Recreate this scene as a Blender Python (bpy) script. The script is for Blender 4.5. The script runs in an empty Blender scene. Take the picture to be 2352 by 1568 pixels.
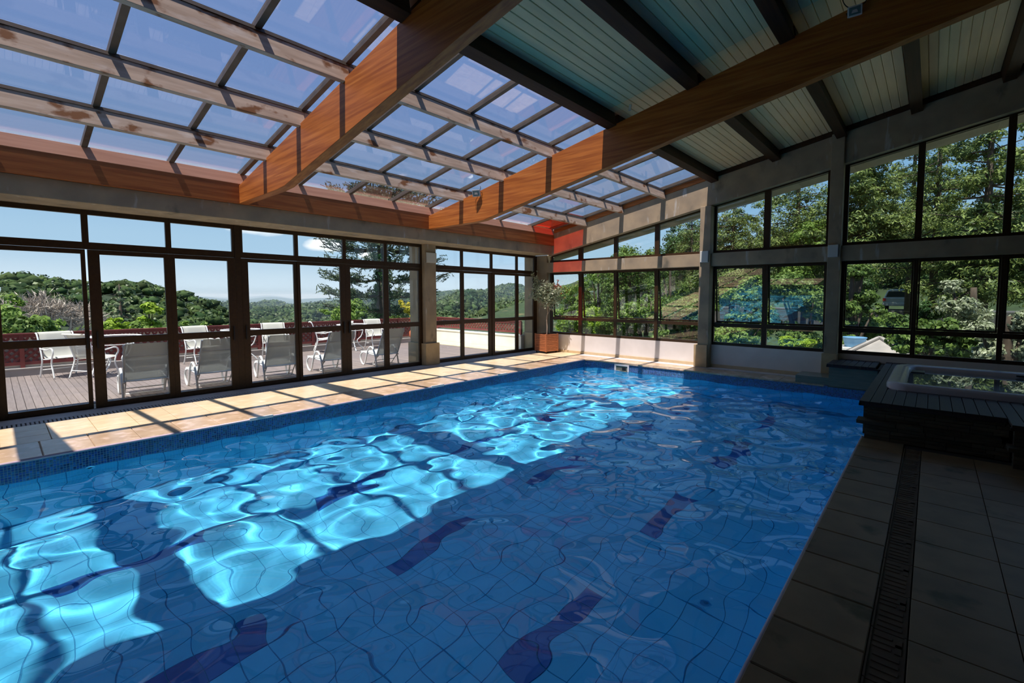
import bpy, math, random
import numpy as np
from mathutils import Vector, Matrix

S = bpy.context.scene
COL = S.collection
random.seed(7)
RNG = np.random.default_rng(7)
PI = math.pi
R = math.radians

# ------------------------------------------------------------------ camera
F_PX, CX, CY = 1061.4, 1249.1, 745.45          # focal length and principal point on the 2352 x 1568 frame
YAW, PITCH, ROLL = 0.69825, -0.0613, 0.0018
EYE = Vector((0.0, 0.0, 1.5))
cam_data = bpy.data.cameras.new('camera')
cam = bpy.data.objects.new('camera', cam_data)
COL.objects.link(cam)
cam_data.sensor_width = 36.0
cam_data.lens = F_PX / 2352 * 36.0
cam_data.shift_x = (1176 - CX) / 2352
cam_data.shift_y = (CY - 784) / 2352
cam_data.clip_start = 0.05
cam_data.clip_end = 9000
r0 = Vector((math.cos(YAW), math.sin(YAW), 0))
fw = Vector((-math.sin(YAW) * math.cos(PITCH), math.cos(YAW) * math.cos(PITCH), math.sin(PITCH)))
u0 = r0.cross(fw)
rt = r0 * math.cos(ROLL) + u0 * math.sin(ROLL)
up = u0 * math.cos(ROLL) - r0 * math.sin(ROLL)
mw = Matrix(((rt.x, up.x, -fw.x, EYE.x), (rt.y, up.y, -fw.y, EYE.y), (rt.z, up.z, -fw.z, EYE.z), (0, 0, 0, 1)))
cam.matrix_world = mw
S.camera = cam

# ------------------------------------------------------------------ sky, sun, exposure
SUN_ELEV, SUN_X = R(70.5), -0.042                 # the sun stands over -Y, behind the camera
world = bpy.data.worlds.new('sky')
S.world = world
world.use_nodes = True
wn, wl = world.node_tree.nodes, world.node_tree.links
for n in list(wn):
    wn.remove(n)
w_out = wn.new('ShaderNodeOutputWorld')
w_bg = wn.new('ShaderNodeBackground')
w_sky = wn.new('ShaderNodeValToRGB')           # clear sky: pale at the horizon, deeper blue overhead
w_sky.color_ramp.interpolation = 'EASE'
for k, (pos, c) in enumerate(((0.0, (0.20, 0.25, 0.29)), (0.02, (0.265, 0.325, 0.38)), (0.09, (0.175, 0.26, 0.345)), (0.19, (0.105, 0.195, 0.31)),
                              (0.40, (0.085, 0.160, 0.30)), (0.70, (0.075, 0.140, 0.285)), (1.0, (0.065, 0.125, 0.265)))):
    e = w_sky.color_ramp.elements[k] if k < 2 else w_sky.color_ramp.elements.new(pos)
    e.position = pos
    e.color = (*c, 1)
w_tc = wn.new('ShaderNodeTexCoord')
w_map = wn.new('ShaderNodeMapping')
w_map.inputs['Scale'].default_value = (1.0, 1.0, 3.2)
w_map.inputs['Location'].default_value = (0.35, 0.1, 0.27)
w_noise = wn.new('ShaderNodeTexNoise')
w_noise.inputs['Scale'].default_value = 9.0
w_noise.inputs['Detail'].default_value = 7
w_noise.inputs['Roughness'].default_value = 0.52
w_ramp = wn.new('ShaderNodeValToRGB')
w_ramp.color_ramp.elements[0].position = 0.50
w_ramp.color_ramp.elements[1].position = 0.80
w_mix = wn.new('ShaderNodeMixRGB')
w_mix.inputs['Color2'].default_value = (0.44, 0.455, 0.475, 1)
w_sep = wn.new('ShaderNodeSeparateXYZ')
wl.new(w_tc.outputs['Generated'], w_sep.inputs['Vector'])
wl.new(w_sep.outputs['Z'], w_sky.inputs['Fac'])
wl.new(w_tc.outputs['Generated'], w_map.inputs['Vector'])
wl.new(w_map.outputs['Vector'], w_noise.inputs['Vector'])
def math_node(op, a, b2, clamp=False):
    n_ = wn.new('ShaderNodeMath')
    n_.operation = op
    n_.use_clamp = clamp
    for k_, v_ in enumerate((a, b2)):
        if v_ is None:
            continue
        if isinstance(v_, (int, float)):
            n_.inputs[k_].default_value = v_
        else:
            wl.new(v_, n_.inputs[k_])
    return n_.outputs[0]


# a few fair-weather clouds: azimuth and elevation in degrees (azimuth from +X towards +Y), half width in radians
acc = None
for az_, el_, r_ in ((161.5, 7.6, 0.085), (155.0, 5.6, 0.060), (151.0, 4.7, 0.040), (147.0, 13.8, 0.055), (176.0, 33.0, 0.14), (120.0, 36.0, 0.16),
                     (60.0, 24.0, 0.2), (10.0, 15.0, 0.2), (-60.0, 22.0, 0.2), (-120.0, 14.0, 0.18), (215.0, 9.0, 0.12), (95.0, 20.0, 0.10)):
    c_ = (math.cos(R(el_)) * math.cos(R(az_)), math.cos(R(el_)) * math.sin(R(az_)), math.sin(R(el_)))
    vs = wn.new('ShaderNodeVectorMath')
    vs.operation = 'SUBTRACT'
    vs.inputs[1].default_value = c_
    wl.new(w_tc.outputs['Generated'], vs.inputs[0])
    vm = wn.new('ShaderNodeVectorMath')
    vm.operation = 'MULTIPLY'
    vm.inputs[1].default_value = (1.0, 1.0, 2.2)
    wl.new(vs.outputs[0], vm.inputs[0])
    vl = wn.new('ShaderNodeVectorMath')
    vl.operation = 'LENGTH'
    wl.new(vm.outputs[0], vl.inputs[0])
    f_ = math_node('SUBTRACT', 1.0, math_node('DIVIDE', vl.outputs['Value'], r_), True)
    acc = f_ if acc is None else math_node('MAXIMUM', acc, f_)
wl.new(math_node('ADD', math_node('MULTIPLY', acc, 0.75), math_node('MULTIPLY', math_node('SUBTRACT', w_noise.outputs['Fac'], 0.35), math_node('MULTIPLY', math_node('POWER', acc, 0.5), 1.9))), w_ramp.inputs['Fac'])
wl.new(w_ramp.outputs['Color'], w_mix.inputs['Fac'])
wl.new(w_sky.outputs['Color'], w_mix.inputs['Color1'])
wl.new(w_mix.outputs['Color'], w_bg.inputs['Color'])
wl.new(w_bg.outputs['Background'], w_out.inputs['Surface'])
w_bg.inputs['Strength'].default_value = 0.93

sun_data = bpy.data.lights.new('sun', 'SUN')
sun = bpy.data.objects.new('sun', sun_data)
COL.objects.link(sun)
sun_data.energy = 3.15
sun_data.angle = R(0.53)
sun_data.color = (1.0, 0.95, 0.86)
sun_dir = Vector((SUN_X, math.cos(SUN_ELEV), -math.sin(SUN_ELEV)))
sun.rotation_euler = sun_dir.to_track_quat('-Z', 'Y').to_euler()
sun.location = (0, -20, 60)
sun_data.cycles.is_caustics_light = True

S.view_settings.view_transform = 'Standard'
S.view_settings.look = 'None'
S.view_settings.gamma = 1.0
S.view_settings.use_curve_mapping = False
S.view_settings.exposure = 1.62
cy = S.cycles
cy.max_bounces = 12
cy.diffuse_bounces = 8
cy.glossy_bounces = 5
cy.transmission_bounces = 8
cy.transparent_max_bounces = 40
cy.volume_bounces = 0
cy.sample_clamp_indirect = 6.0
cy.use_denoising = True


# ------------------------------------------------------------------ materials
def srgb(r, g, b):
    def f(c):
        c /= 255.0
        return c / 12.92 if c <= 0.04045 else ((c + 0.055) / 1.055) ** 2.4
    return (f(r), f(g), f(b), 1.0)


def lin(c):
    return tuple(c) if len(c) == 4 else (c[0], c[1], c[2], 1.0)


def base_mat(name):
    m = bpy.data.materials.new(name)
    m.use_nodes = True
    nt = m.node_tree
    b = nt.nodes['Principled BSDF']
    return m, nt, b


def mat(name, c1, c2=None, scale=(1, 1, 1), ns=5.0, detail=4.0, rough=0.6, bump=0.0, spec=0.5,
        rnd=0.0, island=False, stains=(), metallic=0.0, lo=0.35, hi=0.65, coat=0.0, mx=None):
    """Principled with two-tone noise, optional stains and a per-object or per-island value change."""
    m, nt, b = base_mat(name)
    N, L = nt.nodes, nt.links
    b.inputs['Roughness'].default_value = rough
    b.inputs['Metallic'].default_value = metallic
    b.inputs['Specular IOR Level'].default_value = spec
    b.inputs['Coat Weight'].default_value = coat
    b.inputs['Base Color'].default_value = lin(c1)
    geo = N.new('ShaderNodeNewGeometry')
    col = None
    if c2 is not None or bump:
        mp = N.new('ShaderNodeMapping')
        mp.inputs['Scale'].default_value = scale
        L.new(geo.outputs['Position'], mp.inputs['Vector'])
        no = N.new('ShaderNodeTexNoise')
        no.inputs['Scale'].default_value = ns
        no.inputs['Detail'].default_value = detail
        L.new(mp.outputs['Vector'], no.inputs['Vector'])
        rp = N.new('ShaderNodeValToRGB')
        rp.color_ramp.elements[0].position = lo
        rp.color_ramp.elements[1].position = hi
        rp.color_ramp.elements[0].color = lin(c1)
        rp.color_ramp.elements[1].color = lin(c2 if c2 is not None else c1)
        L.new(no.outputs['Fac'], rp.inputs['Fac'])
        col = rp.outputs['Color']
        if bump:
            bp = N.new('ShaderNodeBump')
            bp.inputs['Strength'].default_value = bump
            bp.inputs['Distance'].default_value = 0.01
            L.new(no.outputs['Fac'], bp.inputs['Height'])
            L.new(bp.outputs['Normal'], b.inputs['Normal'])
    for (sc, sscale, sns, a0, a1) in stains:
        mp = N.new('ShaderNodeMapping')
        mp.inputs['Scale'].default_value = sscale
        L.new(geo.outputs['Position'], mp.inputs['Vector'])
        no = N.new('ShaderNodeTexNoise')
        no.inputs['Scale'].default_value = sns
        no.inputs['Detail'].default_value = 6
        L.new(mp.outputs['Vector'], no.inputs['Vector'])
        mr = N.new('ShaderNodeMapRange')
        mr.inputs['From Min'].default_value = a0
        mr.inputs['From Max'].default_value = a1
        L.new(no.outputs['Fac'], mr.inputs['Value'])
        mi = N.new('ShaderNodeMixRGB')
        mi.inputs['Color2'].default_value = lin(sc)
        if col is None:
            mi.inputs['Color1'].default_value = lin(c1)
        else:
            L.new(col, mi.inputs['Color1'])
        L.new(mr.outputs['Result'], mi.inputs['Fac'])
        col = mi.outputs['Color']
    if rnd:
        src = geo.outputs['Random Per Island']
        if not island:
            src = N.new('ShaderNodeObjectInfo').outputs['Random']
        mr = N.new('ShaderNodeMapRange')
        mr.inputs['To Min'].default_value = 1 - rnd
        mr.inputs['To Max'].default_value = 1 + rnd
        L.new(src, mr.inputs['Value'])
        hs = N.new('ShaderNodeHueSaturation')
        if mx is not None:
            mr2 = N.new('ShaderNodeMapRange')
            mr2.inputs['To Min'].default_value = 0.5 - mx
            mr2.inputs['To Max'].default_value = 0.5 + mx
            wh = N.new('ShaderNodeTexWhiteNoise')
            wh.noise_dimensions = '1D'
            L.new(src, wh.inputs['W'])
            L.new(wh.outputs['Value'], mr2.inputs['Value'])
            L.new(mr2.outputs['Result'], hs.inputs['Hue'])
        if col is None:
            hs.inputs['Color'].default_value = lin(c1)
        else:
            L.new(col, hs.inputs['Color'])
        L.new(mr.outputs['Result'], hs.inputs['Value'])
        col = hs.outputs['Color']
    if col is not None:
        L.new(col, b.inputs['Base Color'])
    return m


def glass_mat(name, tint, f0=0.04, gloss=(1, 1, 1, 1), rough=0.0):
    """Thin pane: tinted straight-through light plus a Schlick mirror."""
    m = bpy.data.materials.new(name)
    m.use_nodes = True
    nt = m.node_tree
    for n in list(nt.nodes):
        nt.nodes.remove(n)
    N, L = nt.nodes, nt.links
    out = N.new('ShaderNodeOutputMaterial')
    tr = N.new('ShaderNodeBsdfTransparent')
    tr.inputs['Color'].default_value = lin(tint)
    gl = N.new('ShaderNodeBsdfGlossy')
    gl.inputs['Roughness'].default_value = rough
    gl.inputs['Color'].default_value = gloss
    lw = N.new('ShaderNodeLayerWeight')
    lw.inputs['Blend'].default_value = 0.5
    pw = N.new('ShaderNodeMath')
    pw.operation = 'POWER'
    pw.inputs[1].default_value = 5.0
    ml = N.new('ShaderNodeMath')
    ml.operation = 'MULTIPLY_ADD'
    ml.inputs[1].default_value = 1 - f0
    ml.inputs[2].default_value = f0
    mix = N.new('ShaderNodeMixShader')
    L.new(lw.outputs['Facing'], pw.inputs[0])
    L.new(pw.outputs[0], ml.inputs[0])
    L.new(ml.outputs[0], mix.inputs['Fac'])
    L.new(tr.outputs[0], mix.inputs[1])
    L.new(gl.outputs[0], mix.inputs[2])
    L.new(mix.outputs[0], out.inputs['Surface'])
    return m


def leaf_mat(name, c1, c2, trans=0.35, hue=0.02, val=0.35, rough=0.5):
    m = bpy.data.materials.new(name)
    m.use_nodes = True
    nt = m.node_tree
    for n in list(nt.nodes):
        nt.nodes.remove(n)
    N, L = nt.nodes, nt.links
    out = N.new('ShaderNodeOutputMaterial')
    geo = N.new('ShaderNodeNewGeometry')
    rp = N.new('ShaderNodeValToRGB')
    rp.color_ramp.elements[0].color = lin(c1)
    rp.color_ramp.elements[1].color = lin(c2)
    L.new(geo.outputs['Random Per Island'], rp.inputs['Fac'])
    df = N.new('ShaderNodeBsdfPrincipled')
    df.inputs['Roughness'].default_value = rough
    df.inputs['Specular IOR Level'].default_value = 0.3
    tl = N.new('ShaderNodeBsdfTranslucent')
    mix = N.new('ShaderNodeMixShader')
    mix.inputs['Fac'].default_value = trans
    L.new(rp.outputs['Color'], df.inputs['Base Color'])
    L.new(rp.outputs['Color'], tl.inputs['Color'])
    L.new(df.outputs[0], mix.inputs[1])
    L.new(tl.outputs[0], mix.inputs[2])
    L.new(mix.outputs[0], out.inputs['Surface'])
    return m


MT = {}
MT['concrete'] = mat('concrete', (0.40, 0.325, 0.205), (0.29, 0.245, 0.165), (1, 1, 1), 3.0, 6, 0.85, 0.25,
                     stains=[((0.50, 0.50, 0.44), (3, 3, 0.6), 3.0, 0.62, 0.74), ((0.15, 0.14, 0.10), (2, 2, 1), 2.0, 0.60, 0.75)])
MT['soffit'] = mat('soffit_concrete', (0.42, 0.34, 0.25), (0.34, 0.28, 0.20), (1, 1, 1), 3.0, 5, 0.85, 0.2)
MT['glulam'] = mat('glulam', (0.46, 0.155, 0.030), (0.28, 0.080, 0.015), (0.7, 14, 14), 2.0, 6, 0.5, 0.06, spec=0.3,
                   stains=[((0.52, 0.20, 0.045), (0.8, 10, 22), 1.5, 0.55, 0.75)])
MT['glulam_y'] = mat('glulam_edge', (0.40, 0.14, 0.038), (0.25, 0.075, 0.02), (14, 0.7, 14), 2.0, 6, 0.45, 0.06)
MT['ledger'] = mat('ledger_wood', (0.56, 0.31, 0.20), (0.46, 0.24, 0.15), (14, 0.7, 14), 2.0, 6, 0.6, 0.06)
MT['purlin'] = mat('weathered_wood', (0.58, 0.48, 0.36), (0.42, 0.33, 0.24), (10, 1.0, 10), 2.0, 6, 0.75, 0.1,
                   stains=[((0.20, 0.085, 0.025), (3.0, 1.5, 2.2), 2.4, 0.565, 0.64), ((0.66, 0.62, 0.54), (6, 1.5, 6), 2.0, 0.55, 0.75)])
MT['purlin_dark'] = mat('dark_wood', (0.055, 0.026, 0.012), (0.032, 0.015, 0.007), (14, 0.7, 14), 2.0, 6, 0.6, 0.05, spec=0.25)
MT['frame'] = mat('bronze_aluminium', (0.036, 0.020, 0.008), (0.050, 0.028, 0.011), (1, 1, 1), 30, 3, 0.42, 0.0, spec=0.35)
MT['bar'] = mat('glazing_bar', (0.07, 0.058, 0.042), (0.10, 0.085, 0.062), (1, 1, 1), 9, 3, 0.5)
MT['black'] = mat('black_metal', (0.012, 0.012, 0.013), rough=0.4)
MT['board_cream'] = mat('cream_board', (0.88, 0.68, 0.37), (0.80, 0.61, 0.33), (6, 0.8, 6), 2.0, 5, 0.5, 0.04, rnd=0.07, spec=0.3)
MT['board_green'] = mat('green_board', (0.68, 0.66, 0.40), (0.57, 0.57, 0.35), (6, 0.8, 6), 2.0, 5, 0.5, 0.04, rnd=0.07, spec=0.3)
MT['roofing'] = mat('roofing', (0.2, 0.17, 0.14), rough=0.9)
MT['tile_floor'] = mat('sandstone_tile', (0.74, 0.62, 0.38), (0.66, 0.53, 0.31), (1, 1, 1), 7, 5, 0.34, 0.05, rnd=0.08,
                       stains=[((0.58, 0.38, 0.15), (1, 1, 1), 1.3, 0.62, 0.72), ((0.82, 0.74, 0.54), (4, 1, 1), 6, 0.55, 0.7)])
MT['coping'] = mat('coping_stone', (0.56, 0.44, 0.28), (0.45, 0.335, 0.20), (1, 1, 1), 5, 6, 0.26, 0.06, rnd=0.12,
                   stains=[((0.68, 0.55, 0.42), (1.5, 1.5, 1), 5, 0.52, 0.68)])
MT['nosing'] = mat('coping_edge', (0.50, 0.44, 0.52), (0.42, 0.37, 0.44), (1, 1, 1), 9, 4, 0.35)
MT['floor_dark'] = mat('brown_stone_tile', (0.27, 0.185, 0.10), (0.20, 0.138, 0.076), (1, 1, 1), 5, 6, 0.42, 0.05, rnd=0.12, spec=0.3,
                       stains=[((0.085, 0.068, 0.025), (1, 1, 1), 2.6, 0.60, 0.68)])
MT['band'] = mat('relief_band_stone', (0.135, 0.095, 0.058), (0.10, 0.070, 0.044), (1, 1, 1), 9, 5, 0.7, 0.2, rnd=0.2, spec=0.2)
MT['mortar'] = mat('mortar', (0.30, 0.24, 0.16), (0.24, 0.19, 0.13), (1, 1, 1), 20, 3, 0.9)
MT['mortar_dark'] = mat('dark_mortar', (0.045, 0.036, 0.028), rough=0.9)
MT['cement'] = mat('cement_strip', (0.44, 0.42, 0.38), (0.36, 0.34, 0.31), (1, 1, 1), 8, 4, 0.7, 0.05)
MT['white_plastic'] = mat('white_plastic', (0.74, 0.73, 0.70), rough=0.45)
MT['plaster'] = mat('white_plaster', (0.80, 0.79, 0.74), (0.74, 0.73, 0.68), (1, 1, 1), 4, 5, 0.8, 0.03)
MT['skirting'] = mat('skirting_stone', (0.62, 0.50, 0.30), (0.54, 0.42, 0.25), (1, 1, 1), 6, 4, 0.5)
MT['base_stone'] = mat('column_base_stone', (0.52, 0.41, 0.23), (0.44, 0.34, 0.19), (1, 1, 1), 6, 5, 0.6, 0.05)
MT['pool_tile'] = mat('pool_tile', (0.105, 0.60, 0.86), (0.09, 0.56, 0.82), (1, 1, 1), 3, 3, 0.35, 0.0, rnd=0.05)
MT['pool_tile_i'] = mat('pool_tile_far', (0.105, 0.60, 0.86), (0.09, 0.56, 0.82), (1, 1, 1), 3, 3, 0.35, 0.0, rnd=0.05, island=True)
MT['pool_grout'] = mat('pool_grout', (0.03, 0.28, 0.48), rough=0.8)
MT['lane_tile'] = mat('lane_tile', (0.010, 0.105, 0.37), (0.014, 0.125, 0.42), (1, 1, 1), 9, 3, 0.35, rnd=0.08)
MT['mosaic'] = mat('mosaic_glass', (0.012, 0.070, 0.27), (0.03, 0.16, 0.42), (1, 1, 1), 2.5, 2, 0.18, 0.0, rnd=0.55, island=True, mx=0.02)
MT['mosaic_grout'] = mat('mosaic_grout', (0.34, 0.44, 0.50), rough=0.8)
MT['glass_door'] = glass_mat('door_glass', (0.915, 0.93, 0.925), 0.025)
MT['glass_back'] = glass_mat('window_glass', (0.90, 0.93, 0.915), 0.06)
MT['glass_sash'] = glass_mat('sash_glass', (0.89, 0.925, 0.91), 0.12)
MT['glass_roof'] = glass_mat('roof_glass', (0.85, 0.80, 0.825), 0.045)
MT['glass_red'] = glass_mat('red_roof_glass', (0.90, 0.22, 0.12), 0.04)
MT['sling'] = None
MT['dark_wall'] = mat('dark_panelling', (0.10, 0.065, 0.04), (0.07, 0.045, 0.028), (1, 12, 1), 2, 5, 0.7)
MT['white_metal'] = mat('white_painted_tube', (0.86, 0.87, 0.87), rough=0.35)
MT['deck'] = mat('terrace_board', (0.205, 0.165, 0.155), (0.165, 0.130, 0.122), (1.0, 14, 1), 3, 5, 0.7, 0.08, rnd=0.10)
MT['lattice'] = mat('red_brown_lattice', (0.20, 0.038, 0.032), (0.15, 0.030, 0.026), (1, 1, 1), 9, 4, 0.6)
MT['kerb'] = mat('grey_kerb', (0.40, 0.36, 0.34), (0.33, 0.30, 0.28), (1, 1, 1), 5, 4, 0.8)
MT['spa_deck'] = mat('dark_decking', (0.042, 0.031, 0.031), (0.028, 0.021, 0.021), (14, 1.0, 1), 3, 5, 0.5, 0.08, rnd=0.15, spec=0.3)
MT['spa_stone'] = mat('split_stone', (0.085, 0.066, 0.036), (0.055, 0.043, 0.026), (1, 1, 3), 7, 6, 0.6, 0.3, rnd=0.3)
MT['green_stone'] = mat('green_grey_stone', (0.22, 0.235, 0.165), (0.16, 0.18, 0.13), (1, 1, 8), 4, 5, 0.28, 0.1)
MT['acrylic'] = mat('grey_acrylic', (0.50, 0.49, 0.53), (0.46, 0.45, 0.49), (1, 1, 1), 4, 3, 0.25)
MT['planter'] = mat('planter_slat', (0.46, 0.16, 0.055), (0.33, 0.105, 0.035), (3, 3, 16), 4, 5, 0.55, 0.1, rnd=0.15)
MT['planter_in'] = mat('planter_liner', (0.10, 0.035, 0.015), rough=0.8)  # dark brown liner behind the slats
MT['soil'] = mat('soil', (0.05, 0.032, 0.02), (0.03, 0.02, 0.012), (1, 1, 1), 40, 4, 0.95, 0.4)
MT['bark_pale'] = mat('pale_bark', (0.46, 0.38, 0.29), (0.34, 0.27, 0.20), (4, 4, 1), 8, 4, 0.8, 0.2)
MT['bark'] = mat('brown_bark', (0.10, 0.07, 0.05), (0.06, 0.042, 0.03), (4, 4, 1), 6, 4, 0.9, 0.3)
MT['bark_grey'] = mat('grey_bark', (0.42, 0.36, 0.31), (0.33, 0.28, 0.24), (4, 4, 1), 6, 4, 0.9, 0.2)
MT['terracotta'] = mat('terracotta', (0.60, 0.17, 0.075), (0.52, 0.14, 0.06), (1, 1, 1), 6, 4, 0.6)
MT['lamp_box'] = mat('pale_lamp_box', (0.62, 0.66, 0.60), rough=0.5)
MT['flood_glass'] = mat('floodlight_glass', (0.10, 0.20, 0.22), rough=0.08)
MT['flood_chip'] = mat('floodlight_reflector', (0.62, 0.66, 0.66), rough=0.2, metallic=0.3)
MT['alu'] = mat('pale_cast_housing', (0.62, 0.63, 0.60), rough=0.5)
MT['roof_tile_grey'] = mat('grey_roof_slab', (0.34, 0.30, 0.28), (0.27, 0.24, 0.225), (1, 1, 1), 3, 5, 0.9, 0.1)
MT['tank'] = mat('blue_tank', (0.10, 0.24, 0.42), (0.13, 0.29, 0.48), (1, 1, 1), 5, 3, 0.5)
MT['corrugated'] = mat('pale_roof_sheet', (0.66, 0.65, 0.62), (0.58, 0.57, 0.55), (1, 1, 1), 2, 4, 0.6)
MT['siding'] = mat('cream_siding', (0.48, 0.43, 0.30), rough=0.7)
MT['car_paint'] = mat('silver_paint', (0.42, 0.46, 0.44), rough=0.25, metallic=0.4)
MT['car_glass'] = mat('car_glass', (0.02, 0.03, 0.03), rough=0.08)
MT['rubber'] = mat('rubber', (0.015, 0.015, 0.015), rough=0.8)
MT['car_lamp'] = mat('tail_lamp', (0.45, 0.04, 0.03), rough=0.3)
MT['road'] = mat('asphalt', (0.09, 0.085, 0.08), (0.06, 0.058, 0.055), (1, 1, 1), 9, 4, 0.9)
MT['slope'] = mat('grassy_slope', (0.030, 0.055, 0.013), (0.020, 0.036, 0.010), (1, 1, 1), 1.2, 6, 0.95, 0.3,
                  stains=[((0.10, 0.09, 0.035), (1, 1, 1), 0.4, 0.58, 0.68)])
MT['hill'] = mat('forest_floor', (0.012, 0.024, 0.008), (0.018, 0.034, 0.010), (1, 1, 1), 0.05, 6, 0.95)
MT['canopy_near'] = mat('forest_canopy_near', (0.016, 0.036, 0.011), (0.052, 0.078, 0.022), (1, 1, 1), 0.055, 5, 0.9, 0.0, rnd=0.42, island=True, mx=0.02, spec=0.15)
MT['canopy_mid'] = mat('forest_canopy_mid', (0.020, 0.042, 0.015), (0.058, 0.082, 0.026), (1, 1, 1), 0.018, 5, 0.9, 0.0, rnd=0.40, island=True, mx=0.02, spec=0.15)
MT['canopy_far'] = mat('forest_canopy_far', (0.022, 0.042, 0.018), (0.035, 0.055, 0.022), (1, 1, 1), 0.004, 5, 0.9)


def sling_mat():
    m = bpy.data.materials.new('white_sling_mesh')
    m.use_nodes = True
    nt = m.node_tree
    for n in list(nt.nodes):
        nt.nodes.remove(n)
    N, L = nt.nodes, nt.links
    out = N.new('ShaderNodeOutputMaterial')
    df = N.new('ShaderNodeBsdfDiffuse')
    df.inputs['Color'].default_value = (0.80, 0.79, 0.74, 1)
    tl = N.new('ShaderNodeBsdfTranslucent')
    tl.inputs['Color'].default_value = (0.60, 0.56, 0.44, 1)
    tr = N.new('ShaderNodeBsdfTransparent')
    m1 = N.new('ShaderNodeMixShader')
    m1.inputs['Fac'].default_value = 0.30
    m2 = N.new('ShaderNodeMixShader')
    m2.inputs['Fac'].default_value = 0.28
    L.new(df.outputs[0], m1.inputs[1])
    L.new(tl.outputs[0], m1.inputs[2])
    L.new(m1.outputs[0], m2.inputs[1])
    L.new(tr.outputs[0], m2.inputs[2])
    L.new(m2.outputs[0], out.inputs['Surface'])
    return m


MT['sling'] = sling_mat()


def water_mat():
    m = bpy.data.materials.new('pool_water')
    m.use_nodes = True
    nt = m.node_tree
    for n in list(nt.nodes):
        nt.nodes.remove(n)
    out = nt.nodes.new('ShaderNodeOutputMaterial')
    g = nt.nodes.new('ShaderNodeBsdfGlass')
    g.inputs['IOR'].default_value = 1.333
    g.inputs['Roughness'].default_value = 0.0
    g.inputs['Color'].default_value = (0.90, 0.975, 1.0, 1)
    nt.links.new(g.outputs[0], out.inputs['Surface'])
    return m


MT['water'] = water_mat()
MT['leaf_light'] = leaf_mat('leaf_light_green', (0.10, 0.19, 0.030), (0.26, 0.36, 0.075))
MT['leaf_mid'] = leaf_mat('leaf_mid_green', (0.050, 0.105, 0.020), (0.20, 0.29, 0.065))
MT['leaf_dark'] = leaf_mat('leaf_dark_green', (0.018, 0.055, 0.012), (0.07, 0.13, 0.03), 0.25)
MT['leaf_bright'] = leaf_mat('leaf_bright_green', (0.20, 0.33, 0.02), (0.40, 0.52, 0.06))
MT['leaf_pine'] = leaf_mat('pine_foliage', (0.040, 0.075, 0.020), (0.26, 0.32, 0.085), 0.25)
MT['leaf_pale'] = leaf_mat('pale_leaf', (0.16, 0.20, 0.09), (0.48, 0.50, 0.36), 0.25)
MT['leaf_yellow'] = leaf_mat('yellow_leaf', (0.28, 0.30, 0.02), (0.70, 0.55, 0.03), 0.35)
MT['leaf_arau'] = leaf_mat('araucaria_foliage', (0.045, 0.075, 0.040), (0.13, 0.165, 0.085), 0.15)
MT['leaf_ivy'] = leaf_mat('ivy_leaf', (0.015, 0.075, 0.016), (0.06, 0.17, 0.04), 0.25)
MT['leaf_silver'] = leaf_mat('silver_green_leaf', (0.25, 0.32, 0.19), (0.55, 0.62, 0.45), 0.3)
MT['leaf_hill'] = leaf_mat('hill_foliage', (0.024, 0.050, 0.017), (0.115, 0.155, 0.048), 0.1)
MT['leaf_hill_far'] = leaf_mat('middle_hill_foliage', (0.028, 0.052, 0.020), (0.105, 0.138, 0.050), 0.1)
MT['leaf_conifer'] = leaf_mat('conifer_foliage', (0.10, 0.135, 0.065), (0.27, 0.31, 0.17), 0.15)
MT['leaf_red'] = leaf_mat('red_leaf', (0.55, 0.05, 0.02), (0.75, 0.18, 0.03), 0.3)
MT['twig'] = leaf_mat('bare_twig', (0.26, 0.21, 0.17), (0.46, 0.39, 0.33), 0.05)


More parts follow.
